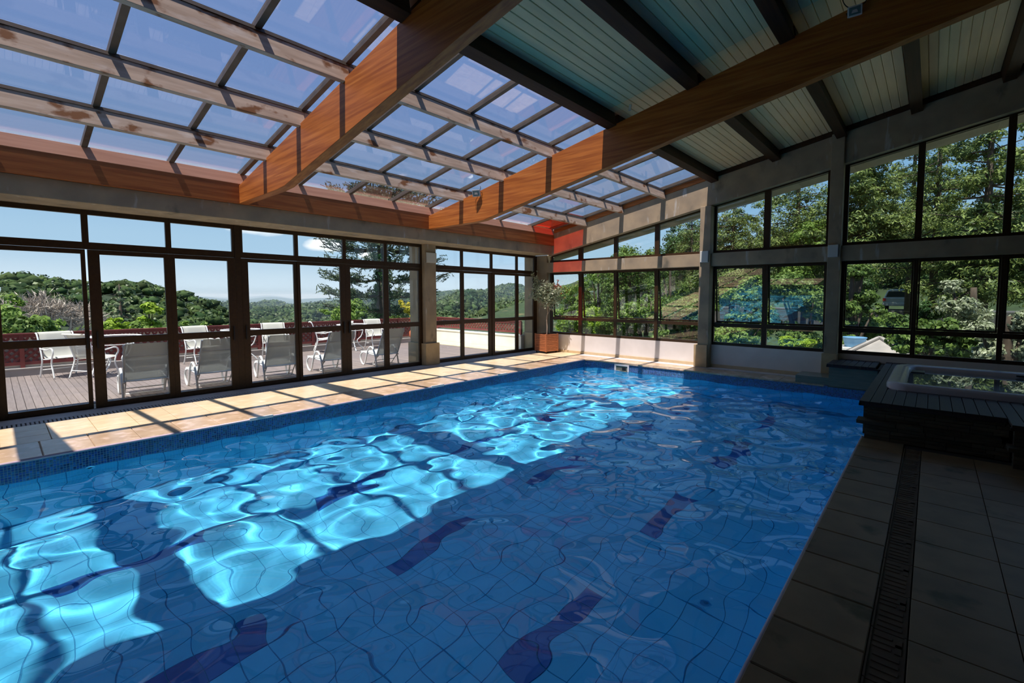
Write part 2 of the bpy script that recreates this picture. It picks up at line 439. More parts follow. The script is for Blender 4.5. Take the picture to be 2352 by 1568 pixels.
# ------------------------------------------------------------------ geometry helpers
class MB:
    def __init__(self):
        self.v, self.f = [], []

    def poly(self, pts):
        i = len(self.v)
        self.v.extend(tuple(p) for p in pts)
        self.f.append(tuple(range(i, i + len(pts))))

    def hexa(self, b, t):
        i = len(self.v)
        self.v.extend(tuple(p) for p in b)
        self.v.extend(tuple(p) for p in t)
        self.f += [(i + 3, i + 2, i + 1, i), (i + 4, i + 5, i + 6, i + 7), (i, i + 1, i + 5, i + 4),
                   (i + 1, i + 2, i + 6, i + 5), (i + 2, i + 3, i + 7, i + 6), (i + 3, i, i + 4, i + 7)]
        return self

    def box(self, x0, x1, y0, y1, z0, z1):
        return self.hexa([(x0, y0, z0), (x1, y0, z0), (x1, y1, z0), (x0, y1, z0)],
                         [(x0, y0, z1), (x1, y0, z1), (x1, y1, z1), (x0, y1, z1)])

    def slab(self, x0, x1, y0, y1, zf, t0, t1):
        """A sheet that follows the height function zf(x), from zf+t0 to zf+t1."""
        b = [(x0, y0, zf(x0) + t0), (x1, y0, zf(x1) + t0), (x1, y1, zf(x1) + t0), (x0, y1, zf(x0) + t0)]
        t = [(x0, y0, zf(x0) + t1), (x1, y0, zf(x1) + t1), (x1, y1, zf(x1) + t1), (x0, y1, zf(x0) + t1)]
        return self.hexa(b, t)

    def prism_y(self, prof, y0, y1):
        """Profile in x, z drawn counter-clockwise seen from -Y, extruded along Y."""
        n = len(prof)
        i = len(self.v)
        self.v.extend((x, y0, z) for x, z in prof)
        self.v.extend((x, y1, z) for x, z in prof)
        self.f.append(tuple(range(i, i + n)))
        self.f.append(tuple(range(i + 2 * n - 1, i + n - 1, -1)))
        for k in range(n):
            a, b = i + k, i + (k + 1) % n
            self.f.append((b, a, a + n, b + n))
        return self

    def beam(self, a, b, w, h):
        """A straight bar of width w and height h from a to b."""
        a, b = Vector(a), Vector(b)
        d = (b - a).normalized()
        s = d.cross(Vector((0, 0, 1)))
        if s.length < 1e-4:
            s = Vector((1, 0, 0))
        s.normalize()
        t = s.cross(d)
        s = s * w / 2
        t = t * h / 2
        return self.hexa([a - s - t, a + s - t, b + s - t, b - s - t], [a - s + t, a + s + t, b + s + t, b - s + t])

    def tube(self, path, r, n=8, caps=True):
        P = [Vector(p) for p in path]
        rr = r if isinstance(r, (list, tuple)) else [r] * len(P)
        t0 = (P[1] - P[0]).normalized()
        ref = Vector((0, 0, 1)) if abs(t0.z) < 0.9 else Vector((1, 0, 0))
        nx = t0.cross(ref).normalized()
        i0 = len(self.v)
        for k, p in enumerate(P):
            if k == 0:
                t = t0
            elif k == len(P) - 1:
                t = (P[k] - P[k - 1]).normalized()
            else:
                t = ((P[k + 1] - P[k]).normalized() + (P[k] - P[k - 1]).normalized())
                t = t.normalized() if t.length > 1e-6 else (P[k] - P[k - 1]).normalized()
            nx = (nx - t * nx.dot(t)).normalized()
            ny = t.cross(nx)
            for j in range(n):
                a = 2 * PI * j / n
                self.v.append(tuple(p + (nx * math.cos(a) + ny * math.sin(a)) * rr[k]))
        for k in range(len(P) - 1):
            for j in range(n):
                a = i0 + k * n + j
                b = i0 + k * n + (j + 1) % n
                self.f.append((a, b, b + n, a + n))
        if caps:
            self.f.append(tuple(range(i0 + n - 1, i0 - 1, -1)))
            e = i0 + (len(P) - 1) * n
            self.f.append(tuple(range(e, e + n)))
        return self

    def lathe(self, prof, n=20, c=(0, 0, 0), cap0=True, cap1=True):
        i0 = len(self.v)
        for r, z in prof:
            for j in range(n):
                a = 2 * PI * j / n
                self.v.append((c[0] + r * math.cos(a), c[1] + r * math.sin(a), c[2] + z))
        for k in range(len(prof) - 1):
            for j in range(n):
                a = i0 + k * n + j
                b = i0 + k * n + (j + 1) % n
                self.f.append((a, b, b + n, a + n))
        if cap0:
            self.f.append(tuple(range(i0 + n - 1, i0 - 1, -1)))
        if cap1:
            e = i0 + (len(prof) - 1) * n
            self.f.append(tuple(range(e, e + n)))
        return self

    def mesh(self, name, m, smooth=False):
        me = bpy.data.meshes.new(name)
        me.from_pydata(self.v, [], self.f)
        if m is not None:
            me.materials.append(m)
        if smooth:
            me.polygons.foreach_set('use_smooth', [True] * len(me.polygons))
        me.update()
        return me

    def obj(self, name, m, parent=None, smooth=False, bevel=0.0, kind=None, label=None):
        o = link(name, self.mesh(name, m, smooth), parent)
        if bevel:
            bv = o.modifiers.new('edge', 'BEVEL')
            bv.width = bevel
            bv.segments = 2
            bv.limit_method = 'ANGLE'
        if kind:
            o['kind'] = kind
        if label:
            o['label'] = label
        return o


def link(name, data, parent=None, loc=(0, 0, 0), rot=None):
    o = bpy.data.objects.new(name, data)
    COL.objects.link(o)
    o.location = loc
    if rot is not None:
        o.rotation_euler = rot
    if parent is not None:
        o.parent = parent
    return o


def np_mesh(name, V, F, m, smooth=False):
    """Fast mesh from arrays: V (n,3), F (k,3) or (k,4)."""
    V = np.asarray(V, dtype=np.float32)
    F = np.asarray(F, dtype=np.int32)
    me = bpy.data.meshes.new(name)
    me.vertices.add(len(V))
    me.vertices.foreach_set('co', V.ravel())
    k = F.shape[1]
    me.loops.add(F.size)
    me.loops.foreach_set('vertex_index', F.ravel())
    me.polygons.add(len(F))
    me.polygons.foreach_set('loop_start', np.arange(0, F.size, k, dtype=np.int32))
    if smooth:
        me.polygons.foreach_set('use_smooth', np.ones(len(F), dtype=bool))
    me.update(calc_edges=True)
    me.materials.append(m)
    return me


def structure(o):
    o['kind'] = 'structure'
    return o


def thing(name, label, cat, loc=(0, 0, 0), rotz=0.0, group=None):
    o = bpy.data.objects.new(name, None)
    COL.objects.link(o)
    o.empty_display_size = 0.2
    o.location = loc
    o.rotation_euler = (0, 0, rotz)
    return tag(o, label, cat, group)


def tag(o, label, cat, group=None):
    o['label'] = label
    o['category'] = cat
    if group:
        o['group'] = group
    return o


def dup(root, loc, rotz, label, group=None):
    r = root.copy()
    COL.objects.link(r)
    r.location = loc
    r.rotation_euler = (0, 0, rotz)
    r['label'] = label
    if group:
        r['group'] = group
    for ch in list(root.children):
        c = ch.copy()
        COL.objects.link(c)
        c.parent = r
        for g in list(ch.children):
            d = g.copy()
            COL.objects.link(d)
            d.parent = c
    return r


def tile_mesh(name, w, l, h, ch, m):
    """A slab centred in plan with chamfered top edges, its top at z = 0."""
    b = MB()
    w2, l2 = w / 2, l / 2
    rings = [(w2, l2, -h), (w2, l2, -ch), (w2 - ch, l2 - ch, 0)]
    for a, c, z in rings:
        b.v += [(-a, -c, z), (a, -c, z), (a, c, z), (-a, c, z)]
    for k in range(2):
        for j in range(4):
            i, n = k * 4 + j, k * 4 + (j + 1) % 4
            b.f.append((i, n, n + 4, i + 4))
    b.f.append((8, 9, 10, 11))
    return b.mesh(name, m)


def smooth_path(pts, per=6):
    """Catmull-Rom through the points."""
    P = [Vector(p) for p in pts]
    P = [P[0] * 2 - P[1]] + P + [P[-1] * 2 - P[-2]]
    out = []
    for i in range(1, len(P) - 2):
        for k in range(per):
            t = k / per
            a, b, c, d = P[i - 1], P[i], P[i + 1], P[i + 2]
            out.append(0.5 * ((2 * b) + (c - a) * t + (2 * a - 5 * b + 4 * c - d) * t * t + (3 * b - a - 3 * c + d) * t ** 3))
    out.append(P[-2])
    return out

# ------------------------------------------------------------------ building: shared measures (metres)
SLOPE = 0.1848
TH = math.atan(SLOPE)
XL, YB = -8.51, 9.89            # glass planes of the door wall and the window wall
Y0, XR = -6.6, 4.6              # back and right ends of the hall, outside the picture
PX0, PX1, PY0, PY1 = -6.327, -0.52, -3.0, 9.075      # pool opening
ZW, ZF = -0.18, -1.38           # water level and pool floor


def zg(x):                       # roof glass plane
    return 3.246 + SLOPE * (x + 8)


# ---- floor slab with the pool opening
b = MB()
b.box(-8.95, PX0 - 0.012, Y0, 10.0, -0.35, -0.012)
b.box(PX1 + 0.012, XR, Y0, 10.0, -0.35, -0.012)
b.box(PX0 - 0.012, PX1 + 0.012, PY1 + 0.012, 10.0, -0.35, -0.012)
b.box(PX0 - 0.012, PX1 + 0.012, Y0, PY0, -0.35, -0.012)
floor = structure(b.obj('floor', MT['mortar']))
b = MB()
b.box(PX1 + 0.014, XR, Y0, 6.0, -0.012, -0.0105)
b.obj('floor_bedding', MT['mortar_dark'], floor)

# sandstone tiles between the doors and the pool: three rows
tm = tile_mesh('sandstone_tile', 0.3127, 0.349, 0.012, 0.003, MT['tile_floor'])
n = 0
for k in range(-3, 28):
    y = 0.333 + 0.353 * k + 0.1765
    if y > 9.8:
        continue
    for c in range(3):
        link('tile', tm, floor, (-7.95 + 0.1583 + 0.3167 * c, y, 0.0))
# coping stones along the left and the back edges of the pool
cm = tile_mesh('coping_stone', 0.668, 0.349, 0.03, 0.006, MT['coping'])
cm2 = tile_mesh('coping_stone_back', 0.349, 0.50, 0.03, 0.006, MT['coping'])
cm3 = tile_mesh('coping_stone_right', 0.361, 0.356, 0.03, 0.005, MT['floor_dark'])
for k in range(-3, 25):
    y = 0.24 + 0.353 * k + 0.1765
    if y < 9.05:
        link('coping_stone', cm, floor, (-6.664, y, 0.0))
for k in range(0, 16):
    link('coping_stone', cm2, floor, (-6.83 + 0.353 * k, PY1 + 0.232, 0.0))
# thin worn nosing along the water side of the coping
b = MB()
b.tube([(PX0 + 0.002, -1.0, -0.014), (PX0 + 0.002, PY1, -0.014)], 0.013, 6)
b.obj('coping_nosing', MT['nosing'], floor, True)
b = MB()
b.tube([(PX0, PY1 - 0.002, -0.014), (-1.3, PY1 - 0.002, -0.014)], 0.013, 6)
b.obj('coping_nosing', MT['nosing'], floor, True)
b = MB()
b.tube([(PX1 - 0.002, -1.5, -0.014), (PX1 - 0.002, 6.0, -0.014)], 0.013, 6)
b.obj('coping_nosing', MT['nosing'], floor, True)
for y in (1.95, 4.62, 6.15):
    b = MB()
    b.box(PX0 - 0.012, PX0 + 0.018, y, y + 0.26, -0.026, 0.006)
    b.obj('edge_marker', MT['white_plastic'], floor, label='short white marker set in the coping edge')
# cement strip and drain grating in front of the doors
b = MB()
b.box(-8.56, -8.13, Y0, 9.86, -0.012, -0.001)
b.obj('cement_strip', MT['cement'], floor)
b = MB()
b.box(-8.13, -7.955, Y0, 9.5, -0.012, -0.009)
b.obj('drain_channel', MT['mortar_dark'], floor)
gm = tile_mesh('grating_bar', 0.165, 0.024, 0.012, 0.003, MT['cement'])
for k in range(-15, 100):
    link('grating_bar', gm, floor, (-8.042, 0.02 + 0.036 * k, 0.0))
b = MB()
for k in range(100, 262):
    y = 0.02 + 0.036 * k
    b.box(-8.124, -7.96, y - 0.012, y + 0.012, -0.012, 0.0)
b.obj('grating_bars', MT['cement'], floor, kind='stuff')
# white channel cover along the window wall
wm_ = tile_mesh('channel_cover', 0.47, 0.20, 0.012, 0.003, MT['white_plastic'])
for k in range(0, 12):
    link('channel_cover', wm_, floor, (-6.72 + 0.475 * k, 9.735, 0.0))
b = MB()
b.box(-6.98, -1.25, 9.555, 9.63, -0.012, -0.001)
b.obj('cement_strip', MT['cement'], floor)

# brown stone on the right of the pool: coping, relief band, square tiles
for k in range(-4, 17):
    y = 0.31 + 0.3625 * k
    if y < 5.95:
        link('coping_stone', cm3, floor, (-0.3385, y, 0.0), None)
bm_ = MB()
w, l = 0.129, 0.356
for a0, a1, z0, z1 in ((0, 0, -0.014, -0.006), ):
    bm_.box(-w / 2, w / 2, -l / 2, l / 2, z0, z1)
for yy in (-0.135, -0.09, -0.045, 0.0):
    bm_.box(-0.045, 0.045, yy - 0.012, yy + 0.012, -0.006, -0.0025)
for yy in (0.06, 0.10, 0.14):
    bm_.box(-0.05, 0.015 if yy != 0.10 else 0.05, yy - 0.011, yy + 0.011, -0.006, -0.0025)
bm_.box(0.028, 0.05, 0.045, 0.15, -0.006, -0.0025)
bm_.box(-0.0645, -0.057, -l / 2, l / 2, -0.006, 0.0)
bm_.box(0.057, 0.0645, -l / 2, l / 2, -0.006, 0.0)
band_mesh = bm_.mesh('relief_band', MT['band'])
tm2 = tile_mesh('brown_tile', 0.369, 0.357, 0.012, 0.002, MT['floor_dark'])
for k in range(-4, 17):
    y = 0.16 + 0.3625 * k
    if y > 5.95:
        continue
    link('relief_band_stone', band_mesh, floor, (-0.0895, y, 0.0))
    for c in range(6):
        link('tile', tm2, floor, (-0.022 + 0.1875 + 0.3725 * c, y - 0.002, 0.0))
b = MB()
b.box(2.21, XR, Y0, 6.0, -0.012, -0.001)
b.obj('floor_slab', MT['floor_dark'], floor)
b = MB()
b.box(PX1 + 0.012, 2.21, Y0, -1.47, -0.012, -0.001)
b.obj('floor_slab', MT['floor_dark'], floor)

# ------------------------------------------------------------------ pool basin
PT = 0.1834
b = MB()
g = 0.012
b.box(PX0 - 0.2, PX1 + 0.2, PY0 - 0.2, PY1 + 0.2, ZF - 0.2, ZF - 0.004)
b.box(PX0 - 0.2, PX0 - 0.006, PY0 - 0.2, PY1 + 0.2, ZF - 0.004, -0.03)
b.box(PX1 + 0.006, PX1 + 0.2, PY0 - 0.2, PY1 + 0.2, ZF - 0.004, -0.03)
b.box(PX0 - 0.006, PX1 + 0.006, PY1 + 0.006, PY1 + 0.2, ZF - 0.004, -0.03)
b.box(PX0 - 0.006, PX1 + 0.006, PY0 - 0.2, PY0 - 0.006, ZF - 0.004, -0.03)
pool = structure(b.obj('pool_basin', MT['pool_grout']))
WET = [pool]
pm = tile_mesh('pool_tile', PT - 0.005, PT - 0.005, 0.004, 0.0008, MT['pool_tile'])
lm = tile_mesh('lane_tile', PT - 0.005, PT - 0.005, 0.004, 0.0008, MT['lane_tile'])
dash_cols = (-3.42, -3.42 + 8 * PT, -3.42 - 8 * PT)
nx = 31
x_first = -3.42 - 15 * PT
ny = int((PY1 - PY0) / PT)
cells = []
for j in range(ny + 1):
    y = 2.03 + PT * (j - 27) + PT / 2
    if y - PT / 2 < PY0 or y + PT / 2 > PY1:
        continue
    ph = ((j - 27) % 10) < 5
    for i in range(nx):
        x = x_first + PT * i
        lane = ph and any(abs(x - c) < 0.05 for c in dash_cols)
        cells.append((x, y, lane))


def near_key(c):                  # the nearest ones in view show largest
    x, y, lane = c
    q = mw.inverted() @ Vector((x, y, ZF))
    if q.z > -0.3:
        return 1e6
    u, v = q.x / -q.z, q.y / -q.z
    if abs(u) > 1.25 or v < -0.82:
        return 1e3 + q.length
    return q.length


lanes = [c for c in cells if c[2]]
plain = sorted([c for c in cells if not c[2]], key=near_key)
for x, y, _ in lanes:
    if near_key((x, y, 1)) < 1e3 or y > 0:
        WET.append(link('lane_tile', lm, pool, (x, y, ZF)))
for x, y, _ in plain[:295]:
    WET.append(link('tile', pm, pool, (x, y, ZF)))


def tile_block(b, c, u, v, n, w, h, t):
    """One raised tile: centre c, in-plane unit vectors u, v, outward normal n."""
    c, u, v, n = Vector(c), Vector(u) * w / 2, Vector(v) * h / 2, Vector(n)
    i = len(b.v)
    e = 0.92
    for q, s in ((0, 1), (t, e if t < 0.003 else 0.985)):
        for a, d in ((-1, -1), (1, -1), (1, 1), (-1, 1)):
            b.v.append(tuple(c + u * a * s + v * d * s + n * q))
    b.f += [(i + 4, i + 5, i + 6, i + 7), (i, i + 1, i + 5, i + 4), (i + 1, i + 2, i + 6, i + 5),
            (i + 2, i + 3, i + 7, i + 6), (i + 3, i, i + 4, i + 7)]


b = MB()
for x, y, _ in plain[295:]:
    tile_block(b, (x, y, ZF - 0.004), (1, 0, 0), (0, 1, 0), (0, 0, 1), PT - 0.005, PT - 0.005, 0.004)
for j in range(ny):
    y = 2.03 + PT * (j - 27) + PT / 2
    if y + PT / 2 > PY1 or y < PY0:
        continue
    for k in range(6):
        z = -0.235 - 0.03 - PT / 2 - PT * k + 0.03
        if z - PT / 2 > ZF:
            tile_block(b, (PX0 - 0.006, y, z), (0, 1, 0), (0, 0, 1), (1, 0, 0), PT - 0.005, PT - 0.005, 0.004)
            tile_block(b, (PX1 + 0.006, y, z), (0, -1, 0), (0, 0, 1), (-1, 0, 0), PT - 0.005, PT - 0.005, 0.004)
for i in range(nx):
    x = x_first + PT * i
    for k in range(6):
        z = -0.235 - PT / 2 - PT * k
        if z - PT / 2 > ZF:
            tile_block(b, (x, PY1 + 0.006, z), (1, 0, 0), (0, 0, 1), (0, -1, 0), PT - 0.005, PT - 0.005, 0.004)
WET.append(b.obj('tile_field', MT['pool_tile_i'], pool, kind='stuff'))

# waterline mosaic: small glass tiles in nine rows on a pale grout bed
b = MB()
b.box(PX0 - 0.0065, PX0 - 0.002, PY0, PY1, -0.235, -0.028)
b.box(PX0, PX1, PY1 + 0.002, PY1 + 0.0065, -0.235, -0.028)
b.box(PX1 + 0.002, PX1 + 0.0065, PY0, PY1, -0.235, -0.028)
WET.append(b.obj('mosaic_grout', MT['mosaic_grout'], pool))
MP = 0.0218
b = MB()
for j in range(int((PY1 + 0.4) / MP)):
    y = -0.4 + MP * (j + 0.5)
    for k in range(9):
        tile_block(b, (PX0 - 0.002, y, -0.032 - MP * (k + 0.5)), (0, 1, 0), (0, 0, 1), (1, 0, 0), MP - 0.004, MP - 0.004, 0.002)
for i in range(int((PX1 - PX0) / MP)):
    x = PX0 + MP * (i + 0.5)
    for k in range(9):
        tile_block(b, (x, PY1 + 0.002, -0.032 - MP * (k + 0.5)), (1, 0, 0), (0, 0, 1), (0, -1, 0), MP - 0.004, MP - 0.004, 0.002)
WET.append(b.obj('waterline_mosaic', MT['mosaic'], pool, kind='stuff'))

# the water: a rippled sheet
NXW, NYW = 230, 470
gx = np.linspace(PX0 - 0.001, PX1 + 0.001, NXW)
gy = np.linspace(PY0, PY1, NYW)
GX, GY = np.meshgrid(gx, gy)
GZ = np.zeros_like(GX)
NWV = 90
for i in range(NWV):
    lam = float(np.exp(RNG.uniform(np.log(0.24), np.log(1.15))))
    th = RNG.uniform(0, 2 * PI)
    k = 2 * PI / lam
    slope = 0.105 * math.sqrt(2.0 / NWV) * (lam / 0.55) ** 0.15
    GZ += slope / k * np.sin(k * (GX * np.cos(th) + GY * np.sin(th)) + RNG.uniform(0, 7))
# livelier water where the returns push it, calmer near the viewer
calm = 0.62 + 0.50 / (1 + np.exp(-(GY - 3.6) / 0.9)) + 0.40 * np.exp(-((GX + 5.6) / 1.1) ** 2)
GZ = GZ * calm
V = np.stack([GX, GY, GZ + ZW], -1).reshape(-1, 3)
ii, jj = np.meshgrid(np.arange(NXW - 1), np.arange(NYW - 1))
q = (jj * NXW + ii).ravel()
Fq = np.stack([q, q + 1, q + 1 + NXW, q + NXW], -1)
water = structure(link('pool_water', np_mesh('pool_water', V, Fq, MT['water'], True)))
water.cycles.is_caustics_caster = True

# ------------------------------------------------------------------ ceiling: beams, purlins, roof glass, boards
b = MB()
b.slab(-3.67, XR, Y0, 10.55, zg, 0.0, 0.14)
ceiling = structure(b.obj('ceiling', MT['roofing']))
zb = lambda x: 2.525 + SLOPE * (x + 8)
zt = lambda x: 3.068 + SLOPE * (x + 8)
for y in (-4.245, -0.93, 2.385, 5.703):
    b = MB()
    b.prism_y([(-8.25, 2.846), (-6.42, 2.846), (-6.2, zb(-6.2)), (XR, zb(XR)), (XR, zt(XR)), (-8.25, zt(-8.25))], y, y + 0.115)
    b.obj('beam', MT['glulam'], ceiling, bevel=0.004)


def tilted(b, x, d0, d1, t, y0, y1, off=0.0):
    """A member square to the roof slope; x is the upper edge of its +X face."""
    c, s = math.cos(TH), math.sin(TH)

    def P(u, d):                 # u along the slope, d below the glass plane
        return (x + u * c + d * s, zg(x) + u * s - d * c)
    prof = [P(-t, d1), P(off, d1), P(off, d0), P(-t, d0)]
    return b.prism_y(prof, y0, y1)


BAYS = ((Y0, -4.245), (-4.245, -0.93), (-0.93, 2.385), (2.385, 5.703), (5.703, 9.74))
for x in (-6.775, -5.72, -4.66):
    for y0, y1 in BAYS:
        b = MB()
        tilted(b, x, 0.028, 0.205, 0.055, y0 + 0.058 + 0.001, y1 + 0.057 if y1 < 9 else y1)
        b.obj('purlin', MT['purlin'], ceiling, bevel=0.003, label='weathered pale purlin with rust-brown stains')
        b = MB()
        tilted(b, x, -0.004, 0.03, 0.07, y0 + 0.058, y1 + 0.057 if y1 < 9 else y1, 0.008)
        b.obj('cap_strip', MT['bar'], ceiling)
for y0, y1 in BAYS:
    b = MB()
    tilted(b, -7.83, 0.0, 0.155, 0.07, y0 + 0.058, y1 + 0.057 if y1 < 9 else y1)
    b.obj('ledger', MT['ledger'], ceiling, bevel=0.003)
    b = MB()
    b.box(-7.90, -7.805, y0 + 0.115, y1, 2.846, 3.128)
    b.obj('edge_beam', MT['glulam_y'], ceiling, bevel=0.003)
DX = (-3.507, -2.342, -1.287, -0.272, 0.78, 1.83, 2.88, 3.93)
for x in DX:
    for y0, y1 in BAYS[2:]:
        b = MB()
        tilted(b, x, 0.0, 0.2, 0.15, y0 + 0.115, y1)
        b.obj('purlin', MT['purlin_dark'], ceiling, bevel=0.004, label='dark stained purlin under the boarded roof')
YE = [-6.5, -5.83, -5.0, -4.18, -3.35, -2.52, -1.7, -0.87, -0.04, 0.788, 1.615, 2.438, 3.25, 4.09, 4.92, 5.755, 6.74, 7.73, 8.86, 9.66]
XE = [-7.92, -6.80, -5.745, -4.685, -3.60]
for y in YE:
    b = MB()
    b.slab(-7.95, -3.62, y - 0.027, y + 0.027, zg, -0.01, 0.055)
    b.obj('glazing_bar', MT['bar'], ceiling)
for j in range(len(YE) - 1):
    for i in range(4):
        red = (j == len(YE) - 2 and i == 0)
        b = MB()
        b.slab(XE[i] + 0.004, XE[i + 1] - 0.004, YE[j] + 0.004, YE[j + 1] - 0.004, zg, 0.030, 0.037)
        b.obj('pane', MT['glass_red' if red else 'glass_roof'], ceiling,
              label='red tinted roof pane' if red else 'tinted roof pane')


def board_mesh(name, w, l, m):
    c, s = math.cos(TH), math.sin(TH)
    b = MB()
    for a, d in ((w / 2 - 0.006, -0.022), (w / 2, -0.016), (w / 2, 0.0)):
        for sx, sy in ((-1, -1), (1, -1), (1, 1), (-1, 1)):
            u, v = sx * a, sy * l / 2
            b.v.append((u * c - d * s, v, u * s + d * c))
    b.f = [(3, 2, 1, 0)]
    for k in range(2):
        for j in range(4):
            i, n = k * 4 + j, k * 4 + (j + 1) % 4
            b.f.append((i, n, n + 4, i + 4))
    return b.mesh(name, m)


SEGS = [(2.23, 5.548, 'board_green'), (5.550, 9.74, 'board_cream'), (-0.815, 2.228, 'board_green')]  # board tone changes from green to cream at one line across
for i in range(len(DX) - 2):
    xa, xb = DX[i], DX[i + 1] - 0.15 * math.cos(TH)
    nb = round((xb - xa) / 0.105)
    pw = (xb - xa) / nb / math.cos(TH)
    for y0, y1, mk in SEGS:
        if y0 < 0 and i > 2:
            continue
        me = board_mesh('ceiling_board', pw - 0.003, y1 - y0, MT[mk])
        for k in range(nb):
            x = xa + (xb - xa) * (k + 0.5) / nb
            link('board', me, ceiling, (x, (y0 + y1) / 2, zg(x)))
b = MB()
for x, y, h in ((-3.24, 5.68, 0.07), ):
    b.beam((x, y, zg(x) - 0.03), (x - 0.015, y, zg(x) - 0.11), 0.012, 0.035)
b.obj('hanger_clip', MT['lamp_box'], ceiling, label='small pale clip hanging beside the beam')

# ------------------------------------------------------------------ left wall: ring beam, columns, sliding doors, transoms
b = MB()
b.box(-8.95, -7.86, Y0, 9.735, 2.615, 2.845)
wall_left = structure(b.obj('wall_left', MT['concrete'], bevel=0.006))


def column(parent, x0, x1, y0, y1, z0, z1, bx0, bx1, by0, by1, bz):
    b = MB()
    b.box(x0, x1, y0, y1, z0, z1)
    c = b.obj('column', MT['concrete'], parent, bevel=0.008)
    b = MB()
    b.box(bx0, bx1, by0, by1, 0.0, bz)
    b.obj('column_base', MT['base_stone'], c, bevel=0.006, label='sand coloured stone base')
    return c


column(wall_left, -8.95, -8.37, 6.0, 6.29, 0, 2.62, -8.99, -8.32, 5.965, 6.325, 0.475)
column(wall_left, -8.95, -8.37, -0.36, -0.07, 0, 2.62, -8.99, -8.32, -0.395, -0.035, 0.475)
column(wall_left, -8.95, -8.37, -4.2, -3.9, 0, 2.62, -8.99, -8.32, -4.24, -3.86, 0.475)
column(wall_left, -8.95, -8.12, 9.80, 10.1, 0, 2.62, -8.99, -8.09, 9.78, 10.12, 0.475)

LEAVES = [  # leaf from, to, glass from, to
    (-0.02, 0.803, 0.057, 0.760), (0.824, 1.672, 0.938, 1.610), (1.672, 2.495, 1.735, 2.393), (2.58, 3.427, 2.679, 3.376),
    (3.427, 4.285, 3.478, 4.188), (4.285, 5.137, 4.383, 5.078), (5.137, 5.985, 5.196, 5.917), (6.30, 7.125, 6.325, 7.07),
    (7.125, 8.077, 7.18, 7.98), (8.077, 9.003, 8.175, 8.944), (9.003, 9.718, 9.063, 9.66)]
handles = {0: 0.778, 1: 0.872, 2: 2.44, 3: 2.615, 4: 4.235, 5: 4.335}


def ring(b, y0, y1, z0, z1, g0, g1, h0, h1, x0, x1):
    b.box(x0, x1, y0, g0, z0, z1)
    b.box(x0, x1, g1, y1, z0, z1)
    b.box(x0, x1, g0, g1, z0, h0)
    b.box(x0, x1, g0, g1, h1, z1)


for i, (a, c, g0, g1) in enumerate(LEAVES):
    b = MB()
    dx = 0.0 if i in (0, 3, 6, 8, 10) else 0.012
    xa, xb = XL - 0.024 + dx, XL + 0.022 + dx
    b.box(xa, xb, a, g0, 0.004, 2.10)
    b.box(xa, xb, g1, c, 0.004, 2.10)
    b.box(xa, xb, g0, g1, 0.004, 0.072)
    b.box(xa, xb, g0, g1, 0.850, 0.945)
    b.box(xa, xb, g0, g1, 2.042, 2.10)
    d = structure(b.obj('door_%d' % (i + 1), MT['frame'], bevel=0.003))
    for z0, z1 in ((0.074, 0.849), (0.946, 2.041)):
        b = MB()
        b.box(XL - 0.003 + dx, XL + 0.003 + dx, g0 + 0.001, g1 - 0.001, z0, z1)
        b.obj('pane', MT['glass_door'], d)
    if i in handles:
        hy = handles[i]
        b = MB()
        b.beam((xb + 0.022, hy, 0.80), (xb + 0.022, hy, 1.02), 0.022, 0.018)
        for z in (0.82, 1.0):
            b.beam((xb, hy, z), (xb + 0.022, hy, z), 0.014, 0.014)
        b.obj('handle', MT['black'], d, label='black pull handle')
    # transom light above the leaf
    b = MB()
    ta = a if i in (0, 3, 7) else (a + LEAVES[i - 1][1]) / 2
    tb = c if i in (2, 6, 10) else (c + LEAVES[i + 1][0]) / 2
    f = 0.032
    ring(b, ta, tb, 2.104, 2.613, ta + f, tb - f, 2.196, 2.552, XL - 0.026, XL + 0.026)
    wdw = structure(b.obj('window_%d' % (i + 1), MT['frame'], bevel=0.003))
    b = MB()
    b.box(XL - 0.003, XL + 0.003, ta + f + 0.001, tb - f - 0.001, 2.197, 2.551)
    b.obj('pane', MT['glass_door'], wdw)
# fixed jambs and posts between the leaves
for k, (a, c) in enumerate(((2.497, 2.578), (5.986, 5.999), (6.291, 6.299), (9.72, 9.90), (-0.068, -0.021))):
    b = MB()
    b.box(XL - 0.035, XL + 0.03, a, c, 0.0, 2.614)
    b.obj('door_post', MT['frame'], wall_left)
b = MB()
b.box(XL - 0.05, XL + 0.05, -0.07, 9.8, -0.004, 0.003)
b.obj('door_track', MT['frame'], wall_left)

# ------------------------------------------------------------------ window wall
zc_top = lambda x: 3.135 + SLOPE * (x + 8)       # top of the raking concrete beam
zc_bot = lambda x: 2.590 + SLOPE * (x + 8)
YC = 9.72
b = MB()
b.prism_y([(-8.0, zc_bot(-8.0)), (XR, zc_bot(XR)), (XR, zc_top(XR)), (-8.0, zc_top(-8.0))], YC, 10.5)
b.box(-8.06, XR, YC, 10.0, 2.140, 2.408)
b.box(-8.06, XR, 9.855, 10.0, 0.0, 0.478)
wall_back = structure(b.obj('wall_back', MT['concrete'], bevel=0.006))
b = MB()
b.box(-8.06, -1.29, 9.846, 9.855, 0.066, 0.478)
b.obj('plaster_face', MT['plaster'], wall_back)
b = MB()
b.box(-1.29, XR, 9.846, 9.855, 0.30, 0.478)
b.obj('plaster_face', MT['plaster'], wall_back)
b = MB()
b.box(-8.06, -1.55, 9.83, 9.855, 0.0, 0.066)
structure(b.obj('baseboard_back', MT['skirting'], bevel=0.003))
b = MB()
b.prism_y([(-7.8, zc_top(-7.8)), (-3.55, zc_top(-3.55)), (-3.55, zg(-3.55) - 0.005), (-7.8, zg(-7.8) - 0.005)], 9.70, 9.76)
structure(b.obj('trim_1', MT['glulam'], bevel=0.003))
b = MB()
